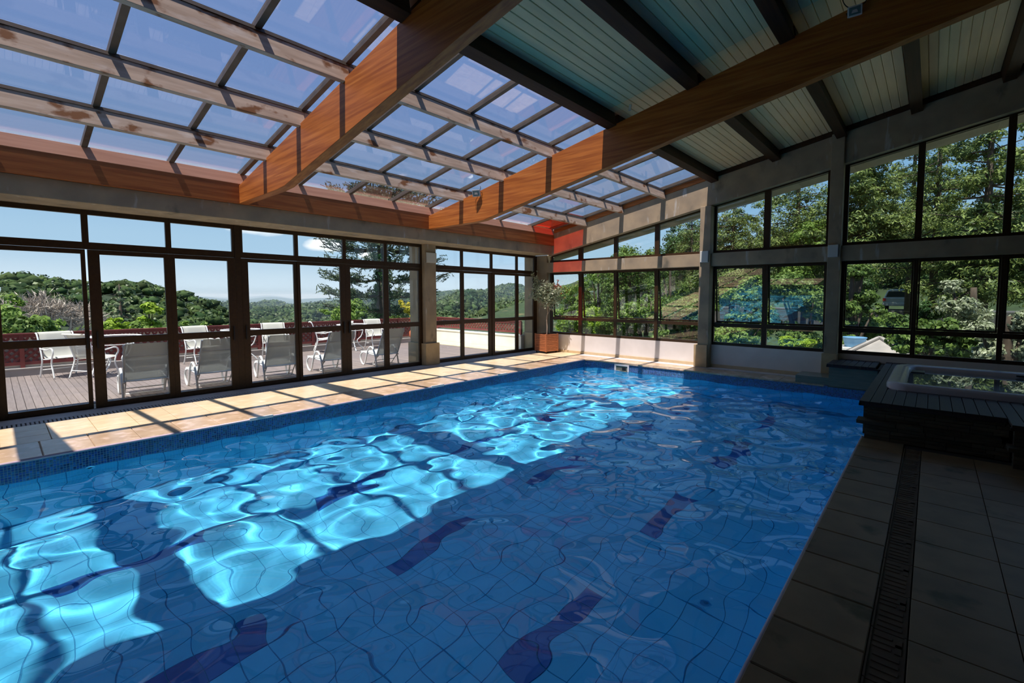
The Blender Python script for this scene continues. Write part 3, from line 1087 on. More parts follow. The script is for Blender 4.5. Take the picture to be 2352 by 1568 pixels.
b.prism_y([(-3.5, zc_top(-3.5)), (XR, zc_top(XR)), (XR, zg(XR) - 0.0), (-3.5, zg(-3.5) - 0.0)], 9.70, 9.76)
structure(b.obj('trim_2', MT['purlin_dark'], bevel=0.003))
column(wall_back, -3.815, -3.585, 9.66, 10.0, 0, zc_bot(-3.7), -3.885, -3.60, 9.635, 10.0, 0.478)
column(wall_back, -1.475, -1.275, 9.66, 10.0, 0, zc_top(-1.38), -1.505, -1.265, 9.635, 10.0, 0.478)
column(wall_back, 1.93, 2.13, 9.66, 10.0, 0, zc_top(2.0), 1.90, 2.15, 9.635, 10.0, 0.478)
# brackets where the raking beam meets the columns
BACK = [  # opening from, to, list of glass spans, sash tilt in degrees
    (-8.06, -3.815, [(-7.98, -7.11), (-6.98, -6.04), (-5.94, -4.95), (-4.84, -3.89)]),
    (-3.585, -1.475, [(-3.535, -2.61), (-2.49, -1.54)]),
    (-1.275, 1.93, [(-1.21, -0.27), (-0.18, 0.77), (0.857, 1.86)])]
TILT = {0: 4.0, 1: 3.5, 2: 4.0, 3: 5.0, 4: 5.5, 5: 4.5, 6: 1.5, 7: 1.0, 8: 1.0}
wi, sidx = 12, 0
zw_top = lambda x: 2.562 + SLOPE * (x + 8)
for x0, x1, spans in BACK:
    edges = [x0] + [(spans[k][1] + spans[k + 1][0]) / 2 for k in range(len(spans) - 1)] + [x1]
    for k, (g0, g1) in enumerate(spans):
        e0, e1 = edges[k], edges[k + 1]
        ya, yb = 9.862, 9.918
        # lower unit: fixed frame, top-hung sash, fixed pane under it
        b = MB()
        b.box(e0, g0 - 0.012, ya, yb, 0.479, 2.139)
        b.box(g1 + 0.012, e1, ya, yb, 0.479, 2.139)
        b.box(g0 - 0.012, g1 + 0.012, ya, yb, 0.479, 0.538)
        b.box(g0 - 0.012, g1 + 0.012, ya, yb, 0.868, 0.945)
        b.box(g0 - 0.012, g1 + 0.012, ya, yb, 2.105, 2.139)
        wdw = structure(b.obj('window_%d' % wi, MT['frame'], bevel=0.003))
        b = MB()
        b.box(g0 - 0.011, g1 + 0.011, YB - 0.003, YB + 0.003, 0.539, 0.867)
        b.obj('pane', MT['glass_back'], wdw)
        hz, hy = 2.104, 9.90
        b = MB()
        w, h = g1 - g0 + 0.02, 2.104 - 0.947
        ring(b, -w / 2, w / 2, -h, 0, -w / 2 + 0.022, w / 2 - 0.022, -h + 0.03, -0.022, -0.018, 0.018)
        b.v = [(p[1], p[0], p[2]) for p in b.v]
        b.f = [f_[::-1] for f_ in b.f]
        sash = b.obj('sash', MT['frame'], wdw)
        sash.location = ((g0 + g1) / 2, hy, hz)
        sash.rotation_euler = (R(TILT[sidx]), 0, 0)
        b = MB()
        b.box(-w / 2 + 0.022, w / 2 - 0.022, -0.003, 0.003, -h + 0.03, -0.022)
        b.obj('pane', MT['glass_sash'], sash)
        for q in (0.25, 0.75):
            b = MB()
            lx = -w / 2 + w * q
            b.box(lx - 0.014, lx + 0.014, -0.03, -0.018, -h + 0.004, -h + 0.028)
            b.beam((lx, -0.03, -h + 0.015), (lx + 0.006, -0.038, -h + 0.085), 0.012, 0.010)
            b.obj('latch', MT['black'], sash, label='small black latch')
        wi += 1
        sidx += 1
        # upper fixed light under the raking beam
        b = MB()
        ya2, yb2 = 9.862, 9.918
        b.prism_y([(e0, 2.409), (g0, 2.409), (g0, zc_bot(g0) - 0.001), (e0, max(2.41, zc_bot(e0) - 0.001))], ya2, yb2)
        b.prism_y([(g1, 2.409), (e1, 2.409), (e1, zc_bot(e1) - 0.001), (g1, zc_bot(g1) - 0.001)], ya2, yb2)
        b.prism_y([(g0, 2.409), (g1, 2.409), (g1, 2.470), (g0, 2.470)], ya2, yb2)
        b.prism_y([(g0, zw_top(g0)), (g1, zw_top(g1)), (g1, zc_bot(g1) - 0.001), (g0, zc_bot(g0) - 0.001)], ya2, yb2)
        wdw = structure(b.obj('window_%d' % wi, MT['frame']))
        b = MB()
        b.prism_y([(g0, 2.470), (g1, 2.470), (g1, zw_top(g1)), (g0, zw_top(g0))], YB - 0.003, YB + 0.003)
        b.obj('pane', MT['glass_back'], wdw)
        wi += 1
# eave outside the window wall: pale underside seen at the top of the upper lights
b = MB()
b.prism_y([(-8.9, zc_bot(-8.9) - 0.02), (XR, zc_bot(XR) - 0.02), (XR, zc_bot(XR) + 0.1), (-8.9, zc_bot(-8.9) + 0.1)], 10.0, 10.5)
b.obj('eave', MT['soffit'], wall_back)

# ------------------------------------------------------------------ plain walls outside the picture
b = MB()
b.box(XR, XR + 0.2, Y0, 10.0, 0.0, zg(XR) + 0.1)
structure(b.obj('wall_right', MT['dark_wall']))
b = MB()
b.prism_y([(-8.95, 0.0), (XR, 0.0), (XR, zg(XR)), (-8.95, zg(-8.95))], Y0 - 0.2, Y0)
structure(b.obj('wall_front', MT['dark_wall']))
b = MB()
b.box(-8.56, -8.46, Y0, -0.4, 0.0, 2.614)  # added unseen wall, closes the door side to keep daylight out
b.obj('added_infill', MT['dark_wall'], wall_left)

# ------------------------------------------------------------------ things inside the hall
def kid(o, root):                 # geometry given in world coordinates, root not rotated
    o.location = Vector(o.location) - root.location
    return o


# slatted planter in the corner
pl = thing('planter', 'square slatted wooden planter box on feet in the far corner', 'planter', (-7.865, 9.485, 0), R(-8))
W = 0.205
for sx in (-1, 1):
    for sy in (-1, 1):
        b = MB()
        b.box(sx * W - 0.022, sx * W + 0.022, sy * W - 0.022, sy * W + 0.022, 0.045, 0.515)
        b.obj('corner_post', MT['planter'], pl, bevel=0.003)
        b = MB()
        b.lathe([(0.016, 0.0), (0.018, 0.02), (0.012, 0.045)], 10, (sx * (W - 0.02), sy * (W - 0.02), 0))
        b.obj('foot', MT['black'], pl, True)
slat_x = MB().box(-W + 0.023, W - 0.023, -0.009, 0.009, -0.0195, 0.0195).mesh('planter_slat', MT['planter'])
slat_y = MB().box(-0.009, 0.009, -W + 0.023, W - 0.023, -0.0195, 0.0195).mesh('planter_slat', MT['planter'])
for k in range(10):
    z = 0.075 + 0.0455 * k
    for s in (-1, 1):
        link('slat', slat_x, pl, (0, s * (W + 0.010), z))
        link('slat', slat_y, pl, (s * (W + 0.010), 0, z))
b = MB()
b.box(-W + 0.001, W - 0.001, -W + 0.001, W - 0.001, 0.05, 0.44)
b.obj('liner', MT['planter_in'], pl)
b = MB()
b.box(-W + 0.002, W - 0.002, -W + 0.002, W - 0.002, 0.44, 0.475)
b.obj('soil', MT['soil'], pl)


def leaf_quads(C, D, U, lw, ll):
    """Leaves as pointed quads: centres C, length direction D, side direction U (all n,3), widths and lengths."""
    n = len(C)
    lw = np.broadcast_to(np.asarray(lw, float), (n,))[:, None]
    ll = np.broadcast_to(np.asarray(ll, float), (n,))[:, None]
    Nn = np.cross(D, U)
    a = C - D * ll / 2
    c = C + D * ll / 2
    p = C + U * lw / 2 + Nn * lw * 0.18
    q = C - U * lw / 2 + Nn * lw * 0.18
    V = np.stack([a, p, c, q], 1).reshape(-1, 3)
    i = np.arange(n) * 4
    F = np.stack([i, i + 1, i + 2, i + 3], -1)
    return V, F


def unit(v):
    return v / np.maximum(np.linalg.norm(v, axis=-1, keepdims=True), 1e-9)


# the slender tree in the planter
tr = thing('potted_tree', 'slender young tree with pale bare stem and silvery leaves in the planter', 'potted plant', (-7.82, 9.44, 0.475))
b = MB()
stem = smooth_path([(0, 0, -0.03), (0.012, 0.0, 0.2), (-0.005, 0.0, 0.42), (0.03, 0, 0.62), (0.025, 0, 0.8)], 5)
b.tube(stem, [0.017 - 0.006 * k / (len(stem) - 1) for k in range(len(stem))], 7)
b.obj('trunk', MT['bark_pale'], tr, True)
LC, LD = [], []
b = MB()
for k in range(19):
    z0 = 0.56 + 0.035 * k * 0.75
    a = k * 2.399 + 0.4
    ln = 0.36 + 0.18 * random.random()
    if k > 12:
        ln *= 0.95
    e = R(48 + 18 * random.random())
    d = Vector((math.cos(a) * math.cos(e), math.sin(a) * math.cos(e) * 0.55, math.sin(e)))
    base = Vector((0.03, 0, min(z0, 0.8)))
    pts = smooth_path([base, base + d * ln * 0.5 + Vector((0, 0, 0.02)), base + d * ln, base + d * (ln * 1.35) + Vector((d.x * 0.1, d.y * .1, -0.02))], 3)
    b.tube(pts, [0.007 - 0.005 * q / (len(pts) - 1) for q in range(len(pts))], 5)
    for p in pts[3:]:
        for _ in range(13):
            LC.append(p + Vector((random.gauss(0, .05), random.gauss(0, .045), random.gauss(0, .05))))
            LD.append((random.gauss(0, 1), random.gauss(0, 1), random.gauss(-0.3, .7)))
for tx, tz in ((-0.42, 1.32), (-0.52, 1.16), (-0.36, 1.02), (0.38, 1.05), (-0.28, 1.45), (0.46, 1.18), (-0.6, 1.0), (-0.5, 1.62)):
    pts = smooth_path([(0.02, 0, 0.75), (tx * .4, 0.02, 0.78 + (tz - .8) * .6), (tx, 0.0, tz)], 4)
    b.tube(pts, [0.006 - 0.004 * q / (len(pts) - 1) for q in range(len(pts))], 5)
    for p in pts[5:]:
        for _ in range(13):
            LC.append(p + Vector((random.gauss(0, .05), random.gauss(0, .05), random.gauss(0, .05))))
            LD.append((random.gauss(0, 1), random.gauss(0, 1), random.gauss(-0.3, .7)))
b.obj('branches', MT['bark_pale'], tr, True)
LC = np.array([tuple(p) for p in LC])
LD = unit(np.array(LD))
LU = unit(np.cross(LD, unit(RNG.normal(size=LD.shape))))
V, Fq = leaf_quads(LC, LD, LU, 0.032, 0.085)
o = link('leaves', np_mesh('young_tree_leaves', V, Fq, MT['leaf_silver']), tr)
o['kind'] = 'stuff'

# spa platform: decking over a base of split stone, L-shaped
sp = thing('spa_platform', 'dark wooden deck platform on a split stone base around the hot tub', 'platform', (0.6, 7.9, 0.0))
pw = 0.0955
pl_cache = {}


def plank(x, y0, y1, z=0.38, th=0.026):
    key = round(y1 - y0, 4)
    if key not in pl_cache:
        pl_cache[key] = tile_mesh('deck_plank', pw - 0.006, y1 - y0, th, 0.003, MT['spa_deck'])
    kid(link('plank', pl_cache[key], sp, (x, (y0 + y1) / 2, z)), sp)


x = -0.566 + pw / 2
k = 0
while x < 1.80:
    if k < 2:
        plank(x, 5.995, 9.835)
    else:
        plank(x, 5.995 if x < 0.57 else 5.70, 6.965)
        plank(x, 9.195, 9.835)
    x += pw
    k += 1
xs = -1.317 + pw / 2
while xs + pw / 2 < -0.566:
    plank(xs, 8.94, 9.63 if xs < -1.2 else 9.835)
    xs += pw
b = MB()
b.box(-0.566, 0.572, 5.995, 6.02, 0.328, 0.355)
b.box(0.572, 1.84, 5.70, 5.725, 0.328, 0.355)
b.box(-1.317, -0.566, 8.94, 8.965, 0.328, 0.355)
b.box(-0.566, -0.545, 5.995, 8.94, 0.328, 0.355)
b.box(-1.317, -1.297, 8.94, 9.63, 0.328, 0.355)
kid(b.obj('edge_board', MT['spa_deck'], sp), sp)
b = MB()
b.box(-0.49, 1.84, 6.09, 6.96, 0.0, 0.352)
b.box(-0.49, -0.44, 6.96, 9.84, 0.0, 0.352)
b.box(-0.44, 1.84, 9.21, 9.84, 0.0, 0.352)
b.box(0.63, 1.84, 5.80, 6.09, 0.0, 0.352)
b.box(-0.62, -0.49, 8.99, 9.84, 0.0, 0.352)
kid(b.obj('core', MT['mortar_dark'], sp), sp)
# split stones in thin courses, front and pool side
st_cache = {}


def stone(cx, cyy, cz, w, d, h):
    key = (round(w, 2), round(d, 2), round(h, 3))
    if key not in st_cache:
        m_ = MB()
        w2, d2, h2 = w / 2, d / 2, h / 2
        j = lambda: random.uniform(-0.006, 0.006)
        m_.hexa([(-w2, -d2 + j(), -h2), (w2, -d2 + j(), -h2), (w2, d2 + j(), -h2), (-w2, d2 + j(), -h2)],
                [(-w2, -d2 + j(), h2), (w2, -d2 + j(), h2), (w2, d2 + j(), h2), (-w2, d2 + j(), h2)])
        st_cache[key] = m_.mesh('split_stone', MT['spa_stone'])
    kid(link('stone', st_cache[key], sp, (cx, cyy, cz)), sp)


def course(x0, x1, y, z0, h, axis='x', dep=0.07):
    p = x0
    while p < x1 - 0.02:
        w = min(random.choice((0.16, 0.22, 0.28, 0.34)), x1 - p)
        if axis == 'x':
            stone(p + w / 2, y, z0 + h / 2, w - 0.004, dep, h - 0.003)
        else:
            stone(y, p + w / 2, z0 + h / 2, dep, w - 0.004, h - 0.003)
        p += w


for k in range(4):
    course(-0.49, 0.60, 6.055, 0.19 + 0.0345 * k, 0.0345)
    course(0.60, 1.84, 5.765, 0.19 + 0.0345 * k, 0.0345)
course(-0.575, 0.56, 6.0, 0.150, 0.040, dep=0.19)
course(0.56, 1.84, 5.72, 0.150, 0.040, dep=0.17)
for k in range(4):
    course(-0.50, 0.60, 5.975, 0.0 + 0.0375 * k, 0.0375, dep=0.13)
    course(0.60, 1.84, 5.735, 0.0 + 0.0375 * k, 0.0375, dep=0.11)
for k in range(9):
    course(6.10, 8.98, -0.505, 0.0 + 0.0364 * k, 0.0364, 'y', dep=0.05)
for k in range(2):
    b = MB()
b = MB()
b.box(-1.285, -0.54, 9.0, 9.05, 0.0, 0.327)
b.box(-1.285, -1.235, 9.05, 9.63, 0.0, 0.327)
kid(b.obj('face_slab', MT['green_stone'], sp, label='smooth green grey stone face'), sp)
b = MB()
b.box(-1.80, -1.286, 9.07, 9.60, 0.0, 0.125)
kid(b.obj('low_step', MT['green_stone'], sp, bevel=0.004, label='low green grey stone step'), sp)

# hot tub
ht = thing('hot_tub', 'white acrylic hot tub set into the dark deck platform', 'hot tub', (0.62, 8.08, 0.352))


def rrect(hx, hy, r, z, n=7):
    pts = []
    for cx_, cy_, a0 in ((hx - r, hy - r, 0), (-hx + r, hy - r, 90), (-hx + r, -hy + r, 180), (hx - r, -hy + r, 270)):
        for k in range(n + 1):
            a = R(a0 + 90 * k / n)
            pts.append((cx_ + r * math.cos(a), cy_ + r * math.sin(a), z))
    return pts


loops = [(0.0, 0.0), (0.0, 0.075), (0.02, 0.098), (0.055, 0.108), (0.12, 0.104), (0.17, 0.085), (0.19, 0.05), (0.22, -0.02), (0.30, -0.12), (0.52, -0.14), (0.56, -0.34)]
b = MB()
nn = 0
for off, z in loops:
    pts = rrect(1.02 - off, 1.10 - off, max(0.22 - off * 0.3, 0.06), z)
    nn = len(pts)
    b.v += pts
for k in range(len(loops) - 1):
    for j in range(nn):
        a, c = k * nn + j, k * nn + (j + 1) % nn
        b.f.append((a, c, c + nn, a + nn))
b.f.append(tuple(range((len(loops) - 1) * nn, len(loops) * nn)))
b.obj('shell', MT['acrylic'], ht, True)
b = MB()
pts = rrect(1.02 - 0.192, 1.10 - 0.192, 0.15, 0.045)
b.poly(pts)
b.obj('water', MT['water'], ht)
for x_, y_ in ((-1.06, 0.55), (-1.06, 0.45)):
    b = MB()
    b.box(x_ - 0.02, x_ + 0.02, y_ - 0.05, y_ + 0.05, 0.052, 0.085)
b = MB()
b.box(-0.815, -0.66, 0.50, 0.74, 0.046, 0.060)
b.obj('skimmer_grille', MT['black'], ht, label='black square skimmer grille', bevel=0.004)
b = MB()
b.box(0.30, 0.62, 0.86, 0.925, 0.06, 0.085)
b.obj('head_rest', MT['black'], ht, label='dark head rest', bevel=0.01)


# floodlights on the second beam
def floodlight(loc, rz, tilt, w, label, cable):
    t = thing('floodlight', label, 'lamp', loc, rz, 'floodlights on the beam')
    ct, s_ = math.cos(tilt), math.sin(tilt)

    def P(x, y, z):               # local: face looks to -Y, tilted down
        return (x, y * ct - z * s_, y * s_ + z * ct)
    h = w * 0.78
    b = MB()
    b.hexa([P(-w / 2, -0.03, -h / 2), P(w / 2, -0.03, -h / 2), P(w / 2 * .8, 0.03, -h / 2 * .8), P(-w / 2 * .8, 0.03, -h / 2 * .8)],
           [P(-w / 2, -0.03, h / 2), P(w / 2, -0.03, h / 2), P(w / 2 * .8, 0.03, h / 2 * .8), P(-w / 2 * .8, 0.03, h / 2 * .8)])
    b.obj('housing', MT['alu'], t, bevel=0.004)
    b = MB()
    b.hexa([P(-w * .38, -0.034, -h * .36), P(w * .38, -0.034, -h * .36), P(w * .38, -0.029, -h * .36), P(-w * .38, -0.029, -h * .36)],
           [P(-w * .38, -0.034, h * .36), P(w * .38, -0.034, h * .36), P(w * .38, -0.029, h * .36), P(-w * .38, -0.029, h * .36)])
    b.obj('lens', MT['flood_glass'], t)
    b = MB()
    b.hexa([P(-w * .22, -0.037, -h * .18), P(w * .22, -0.037, -h * .18), P(w * .22, -0.033, -h * .18), P(-w * .22, -0.033, -h * .18)],
           [P(-w * .14, -0.037, h * .10), P(w * .14, -0.037, h * .10), P(w * .14, -0.033, h * .10), P(-w * .14, -0.033, h * .10)])
    b.obj('reflector', MT['flood_chip'], t)
    b = MB()
    b.tube([(-w * .56, 0, 0), (-w * .56, 0.055, 0.012), (w * .56, 0.055, 0.012), (w * .56, 0, 0)], 0.006, 6)
    b.obj('bracket', MT['black'], t)
    b = MB()
    for pts in cable:
        b.tube(smooth_path(pts, 5), 0.005, 6)
    b.obj('cable', MT['black'], t, True)
    return t


floodlight((-6.30, 5.640, 3.335), R(22), R(18), 0.155, 'small pale floodlight hanging on the sunlit orange beam', [[(0.03, .03, 0.03), (0.05, 0.05, 0.09), (0.04, 0.06, 0.13)]])
floodlight((-0.705, 5.640, 4.330), R(4), R(14), 0.125, 'small floodlight with looped black cables on the shaded beam', [
    [(-0.03, .02, 0.04), (-0.08, 0.02, 0.09), (-0.11, 0.055, 0.17), (-0.10, 0.06, 0.22)], [(0.03, .02, 0.04), (0.08, 0.02, 0.07), (0.10, 0.055, 0.13)]])

# pale boxes on the columns
for nm, (x0, x1, y0, y1, z0, z1) in {
        'pale square wall lamp on the column between the glass doors': (-8.369, -8.335, 6.03, 6.285, 2.22, 2.44),
        'pale square wall lamp on the half sunlit window column': (-3.792, -3.615, 9.625, 9.659, 2.217, 2.454),
        'pale square wall lamp on the shaded column above the platform step': (-1.468, -1.307, 9.625, 9.659, 2.207, 2.425)}.items():
    c = ((x0 + x1) / 2, (y0 + y1) / 2, z0)
    t = thing('wall_lamp', nm, 'lamp', c, 0, 'wall lamps on the columns')
    b = MB()
    b.box(x0 + 0.003, x1 - 0.003, y0, y1, z0 + 0.003, z1 - 0.003)
    kid(b.obj('body', MT['lamp_box'], t, bevel=0.006), t)
    b = MB()
    if x1 - x0 < 0.1:
        b.box(x0, x0 + 0.008, y0 - 0.004, y1 + 0.004, z0 - 0.004, z1 + 0.004)
    else:
        b.box(x0 - 0.004, x1 + 0.004, y1 - 0.008, y1, z0 - 0.004, z1 + 0.004)
    kid(b.obj('back_plate', MT['cement'], t), t)

# skimmer in the far pool wall
sk = thing('pool_skimmer', 'white framed skimmer opening in the far pool wall at the waterline', 'pool fitting', (-5.308, 9.07, -0.21))
b = MB()
for x0, x1, z0, z1 in ((-5.495, -5.455, -0.215, -0.028), (-5.16, -5.12, -0.215, -0.028), (-5.455, -5.16, -0.068, -0.028), (-5.455, -5.16, -0.215, -0.188)):
    b.box(x0, x1, 9.052, 9.074, z0, z1)
o = kid(b.obj('frame', MT['white_plastic'], sk, bevel=0.003), sk)
WET.append(o)
b = MB()
b.box(-5.455, -5.16, 9.066, 9.0735, -0.188, -0.068)
o = kid(b.obj('flap', mat('skimmer_flap', (0.16, 0.17, 0.12), rough=0.4), sk), sk)
WET.append(o)
b = MB()
b.box(-5.30, -5.20, 9.062, 9.066, -0.16, -0.10)
o = kid(b.obj('weir', MT['black'], sk), sk)
WET.append(o)

# return fittings in the pool walls
for lb, c, ax in (('round return fitting in the near pool wall under the mosaic', (PX0, 0.545, -0.262), 'x'),
                  ('round return fitting in the left pool wall by the fourth door', (PX0, 3.49, -0.262), 'x'),
                  ('dark round return fitting in the far pool wall under water', (-2.63, PY1, -0.48), 'y')):
    t = thing('return_fitting', lb, 'pool fitting', c, 0, 'return fittings in the pool walls')
    for nm, m_, prof in (('ring', 'pool_tile_i', [(0.042, 0.0), (0.042, 0.008), (0.034, 0.014), (0.024, 0.010)]), ('eye', 'black', [(0.024, 0.0), (0.022, 0.008), (0.012, 0.011)])):
        b = MB()
        b.lathe(prof, 16)
        if ax == 'x':
            b.v = [(z, y, x) for x, y, z in b.v]
        else:
            b.v = [(x, -z, y) for x, y, z in b.v]
        o = b.obj(nm, MT[m_], t)
        WET.append(o)

# ------------------------------------------------------------------ terrace
b = MB()
b.box(-13.05, -8.952, -5.0, 9.70, -0.5, -0.028)
terrace = structure(b.obj('terrace_ground', MT['mortar_dark']))
dm = tile_mesh('terrace_board', 4.10, 0.0785, 0.022, 0.003, MT['deck'])
y = -1.55
while y < 8.93:
    link('board', dm, terrace, (-8.955 - 2.05, y, 0.0))
    y += 0.0826
sm_ = tile_mesh('terrace_tile', 0.425, 0.33, 0.02, 0.003, MT['tile_floor'])
for r_ in range(2):
    for k in range(10):
        link('tile', sm_, terrace, (-9.17 - 0.43 * k, 9.14 + 0.335 * r_, 0.0))
b = MB()
b.box(-13.2, -12.915, -5.0, 9.66, -0.5, 0.118)
b.box(-13.21, -12.905, -5.0, 9.66, 0.118, 0.146)
kerb = structure(b.obj('wall_terrace', MT['kerb'], bevel=0.004))
b = MB()
b.box(-13.2, -8.96, 9.665, 9.86, -0.5, 0.345)
b.box(-13.2, -8.96, 9.65, 9.87, 0.345, 0.39)
wt = structure(b.obj('wall_terrace', MT['plaster'], bevel=0.004))


def fence(label, fx, fy, length, axis):
    """Lattice fence: rails, posts, two slanted layers of laths."""
    t = thing('lattice_fence', label, 'fence', (fx, fy, 0.0))
    z0, z1 = (0.20, 0.765) if axis == 'y' else (0.44, 0.765)

    def P(u, v, z):               # u along, v across
        return (v, u, z) if axis == 'y' else (u, v, z)

    def bx(b, u0, u1, v0, v1, a, c):
        p, q = P(u0, v0, a), P(u1, v1, c)
        b.box(min(p[0], q[0]), max(p[0], q[0]), min(p[1], q[1]), max(p[1], q[1]), a, c)
    b = MB()
    bx(b, 0, length, -0.035, 0.035, 0.765, 0.795)
    b.obj('top_rail', MT['lattice'], t, bevel=0.004)
    b = MB()
    bx(b, 0, length, -0.02, 0.02, z1 - 0.055, z1)
    b.obj('band_rail', MT['lattice'], t)
    b = MB()
    bx(b, 0, length, -0.02, 0.02, z0, z0 + 0.06)
    b.obj('bottom_rail', MT['lattice'], t)
    npost = int(length / 1.25)
    for k in range(npost + 1):
        b = MB()
        u = length * k / npost
        bx(b, u - 0.03, u + 0.03, -0.028, 0.028, 0.147 if axis == 'y' else 0.391, 0.765)
        b.obj('post', MT['lattice'], t)
    # slanted laths
    b = MB()
    h = (z1 - 0.055) - (z0 + 0.06)
    sp_ = 0.118
    for s, v in ((1, 0.006), (-1, -0.006)):
        k = -int(h / sp_) - 2
        while k * sp_ < length + h:
            u0 = k * sp_
            u1 = u0 + h
            ua, ub = max(u0, 0.0), min(u1, length)
            if ub - ua > 0.02:
                za, zb_ = (ua - u0), (ub - u0)
                if s < 0:
                    za, zb_ = h - za, h - zb_
                hw = 0.027
                pts = []
                for vv in (v - 0.004, v + 0.004):
                    pts.append([P(ua, vv, z0 + 0.06 + za - hw), P(ub, vv, z0 + 0.06 + zb_ - hw), P(ub, vv, z0 + 0.06 + zb_ + hw), P(ua, vv, z0 + 0.06 + za + hw)])
                b.hexa(pts[0], pts[1])
            k += 1
    o = b.obj('laths', MT['lattice'], t)
    if axis == 'y':
        bk = MB()
        bx(bk, 0, length, -0.052, -0.046, 0.15, 0.76)
        bk.obj('backing_sheet', MT['plaster'], t, label='white sheet behind the laths')
    o['kind'] = 'stuff'
    return t


fence('long red-brown lattice fence along the outer edge of the terrace', -13.0, -5.0, 14.6, 'y')
fence('short red lattice fence on the white end wall of the terrace', -12.95, 9.76, 3.9, 'x')


# ------------------------------------------------------------------ terrace furniture
def sling(b, path, y0, y1, th=0.006, sag=0.0):
    """A band of fabric: path of (x, z), from y0 to y1, with a little thickness."""
    n = len(path)
    ys = [y0, y0 * .5, 0.0, y1 * .5, y1]
    for side in (0, 1):
        for (x, z) in path:
            for y in ys:
                b.v.append((x, y, z + (th if side else 0.0) - sag * (1 - (abs(y) / max(abs(y0), 1e-6)) ** 2)))
    m = len(ys)
    off = n * m
    base = len(b.v) - 2 * off
    for i in range(n - 1):
        for j in range(m - 1):
            a = base + i * m + j
            b.f.append((a, a + 1, a + 1 + m, a + m))
            b.f.append((off + a, off + a + m, off + a + m + 1, off + a + 1))
    for i in range(n - 1):
        for j in (0, m - 1):
            a = base + i * m + j
            b.f.append((a, a + m, a + m + off, a + off))
    for i in (0, n - 1):
        for j in range(m - 1):
            a = base + i * m + j
            b.f.append((a, a + 1, a + 1 + off, a + off))


def make_armchair(label):
    t = thing('armchair', label, 'chair', (0, 0, 0), 0, 'white armchairs on the terrace')
    hw = 0.25
    for s in (-1, 1):
        y = s * hw
        b = MB()
        b.tube(smooth_path([(0.27, y, 0.0), (0.235, y, 0.13), (0.20, y, 0.26), (0.225, y, 0.38), (0.265, y, 0.46), (0.25, y, 0.525), (0.19, y, 0.545), (0.06, y, 0.515), (-0.06, y, 0.525), (-0.145, y, 0.53)], 4), 0.0125, 8)
        b.obj('arm_and_leg', MT['white_metal'], t, True)
        b = MB()
        b.tube(smooth_path([(-0.20, y, 0.0), (-0.155, y, 0.14), (-0.115, y, 0.27), (-0.105, y, 0.36), (-0.145, y, 0.53), (-0.20, y, 0.70), (-0.235, y, 0.79), (-0.27, y, 0.815)], 4), 0.0125, 8)
        b.obj('back_post', MT['white_metal'], t, True)
        b = MB()
        b.tube(smooth_path([(0.225, y * 0.93, 0.375), (0.05, y * 0.93, 0.345), (-0.10, y * 0.93, 0.335)], 3), 0.011, 8)
        b.obj('seat_rail', MT['white_metal'], t, True)
    b = MB()
    b.tube([(0.222, -hw, 0.372), (0.222, hw, 0.372)], 0.011, 8)
    b.obj('seat_bar', MT['white_metal'], t, True)
    b = MB()
    b.tube([(-0.155, -hw, 0.14), (-0.155, hw, 0.14)], 0.009, 8)
    b.obj('leg_bar', MT['white_metal'], t, True)
    b = MB()
    sling(b, [(0.245, 0.365), (0.225, 0.392), (0.15, 0.372), (0.03, 0.352), (-0.07, 0.352), (-0.115, 0.385), (-0.145, 0.50), (-0.185, 0.65), (-0.225, 0.775), (-0.25, 0.815), (-0.285, 0.822), (-0.305, 0.80)], -0.225, 0.225)
    b.obj('sling', MT['sling'], t, True)
    return t


ac = make_armchair('white sling armchair nearest the viewer against the fence, left of the first glass table')
ac.location = (-12.33, 0.80, 0)
ac.rotation_euler = (0, 0, R(19))
for loc, rz, lb in (((-11.75, 1.12, 0), R(118), 'white sling armchair partly hidden by the open pair of door frames'),
                    ((-12.38, 2.93, 0), R(15), 'white sling armchair facing the pool behind the second lounger'),
                    ((-12.45, 4.47, 0), R(-8), 'white sling armchair seen over the back of the third lounger'),
                    ((-12.48, 5.62, 0), R(68), 'white sling armchair turned sideways beside the cup table'),
                    ((-12.38, 7.15, 0), R(0), 'white sling armchair squarely facing the pool, furthest along the fence')):
    dup(ac, loc, rz, lb)


def make_table(label):
    t = thing('glass_table', label, 'table', (0, 0, 0), 0, 'white framed glass tables on the terrace')
    b = MB()
    b.lathe([(0.37, 0.70), (0.395, 0.705), (0.395, 0.722), (0.37, 0.725), (0.365, 0.712), (0.37, 0.70)], 32, cap0=False, cap1=False)
    b.obj('rim', MT['white_metal'], t, True)
    b = MB()
    b.lathe([(0.366, 0.708), (0.366, 0.716)], 32)
    b.obj('glass_top', MT['glass_door'], t)
    for k in range(4):
        a = PI / 4 + k * PI / 2
        ca, sa = math.cos(a), math.sin(a)
        b = MB()
        b.tube(smooth_path([(r * ca, r * sa, z) for r, z in ((0.34, 0.70), (0.30, 0.62), (0.29, 0.52), (0.24, 0.38), (0.14, 0.28), (0.17, 0.17), (0.27, 0.06), (0.31, 0.0))], 4), 0.013, 8)
        b.obj('leg', MT['white_metal'], t, True)
    b = MB()
    b.tube([(0.27 * math.cos(R(10 * k)), 0.27 * math.sin(R(10 * k)), 0.56) for k in range(37)], 0.008, 6, caps=False)
    b.obj('ring_brace', MT['white_metal'], t, True)
    return t


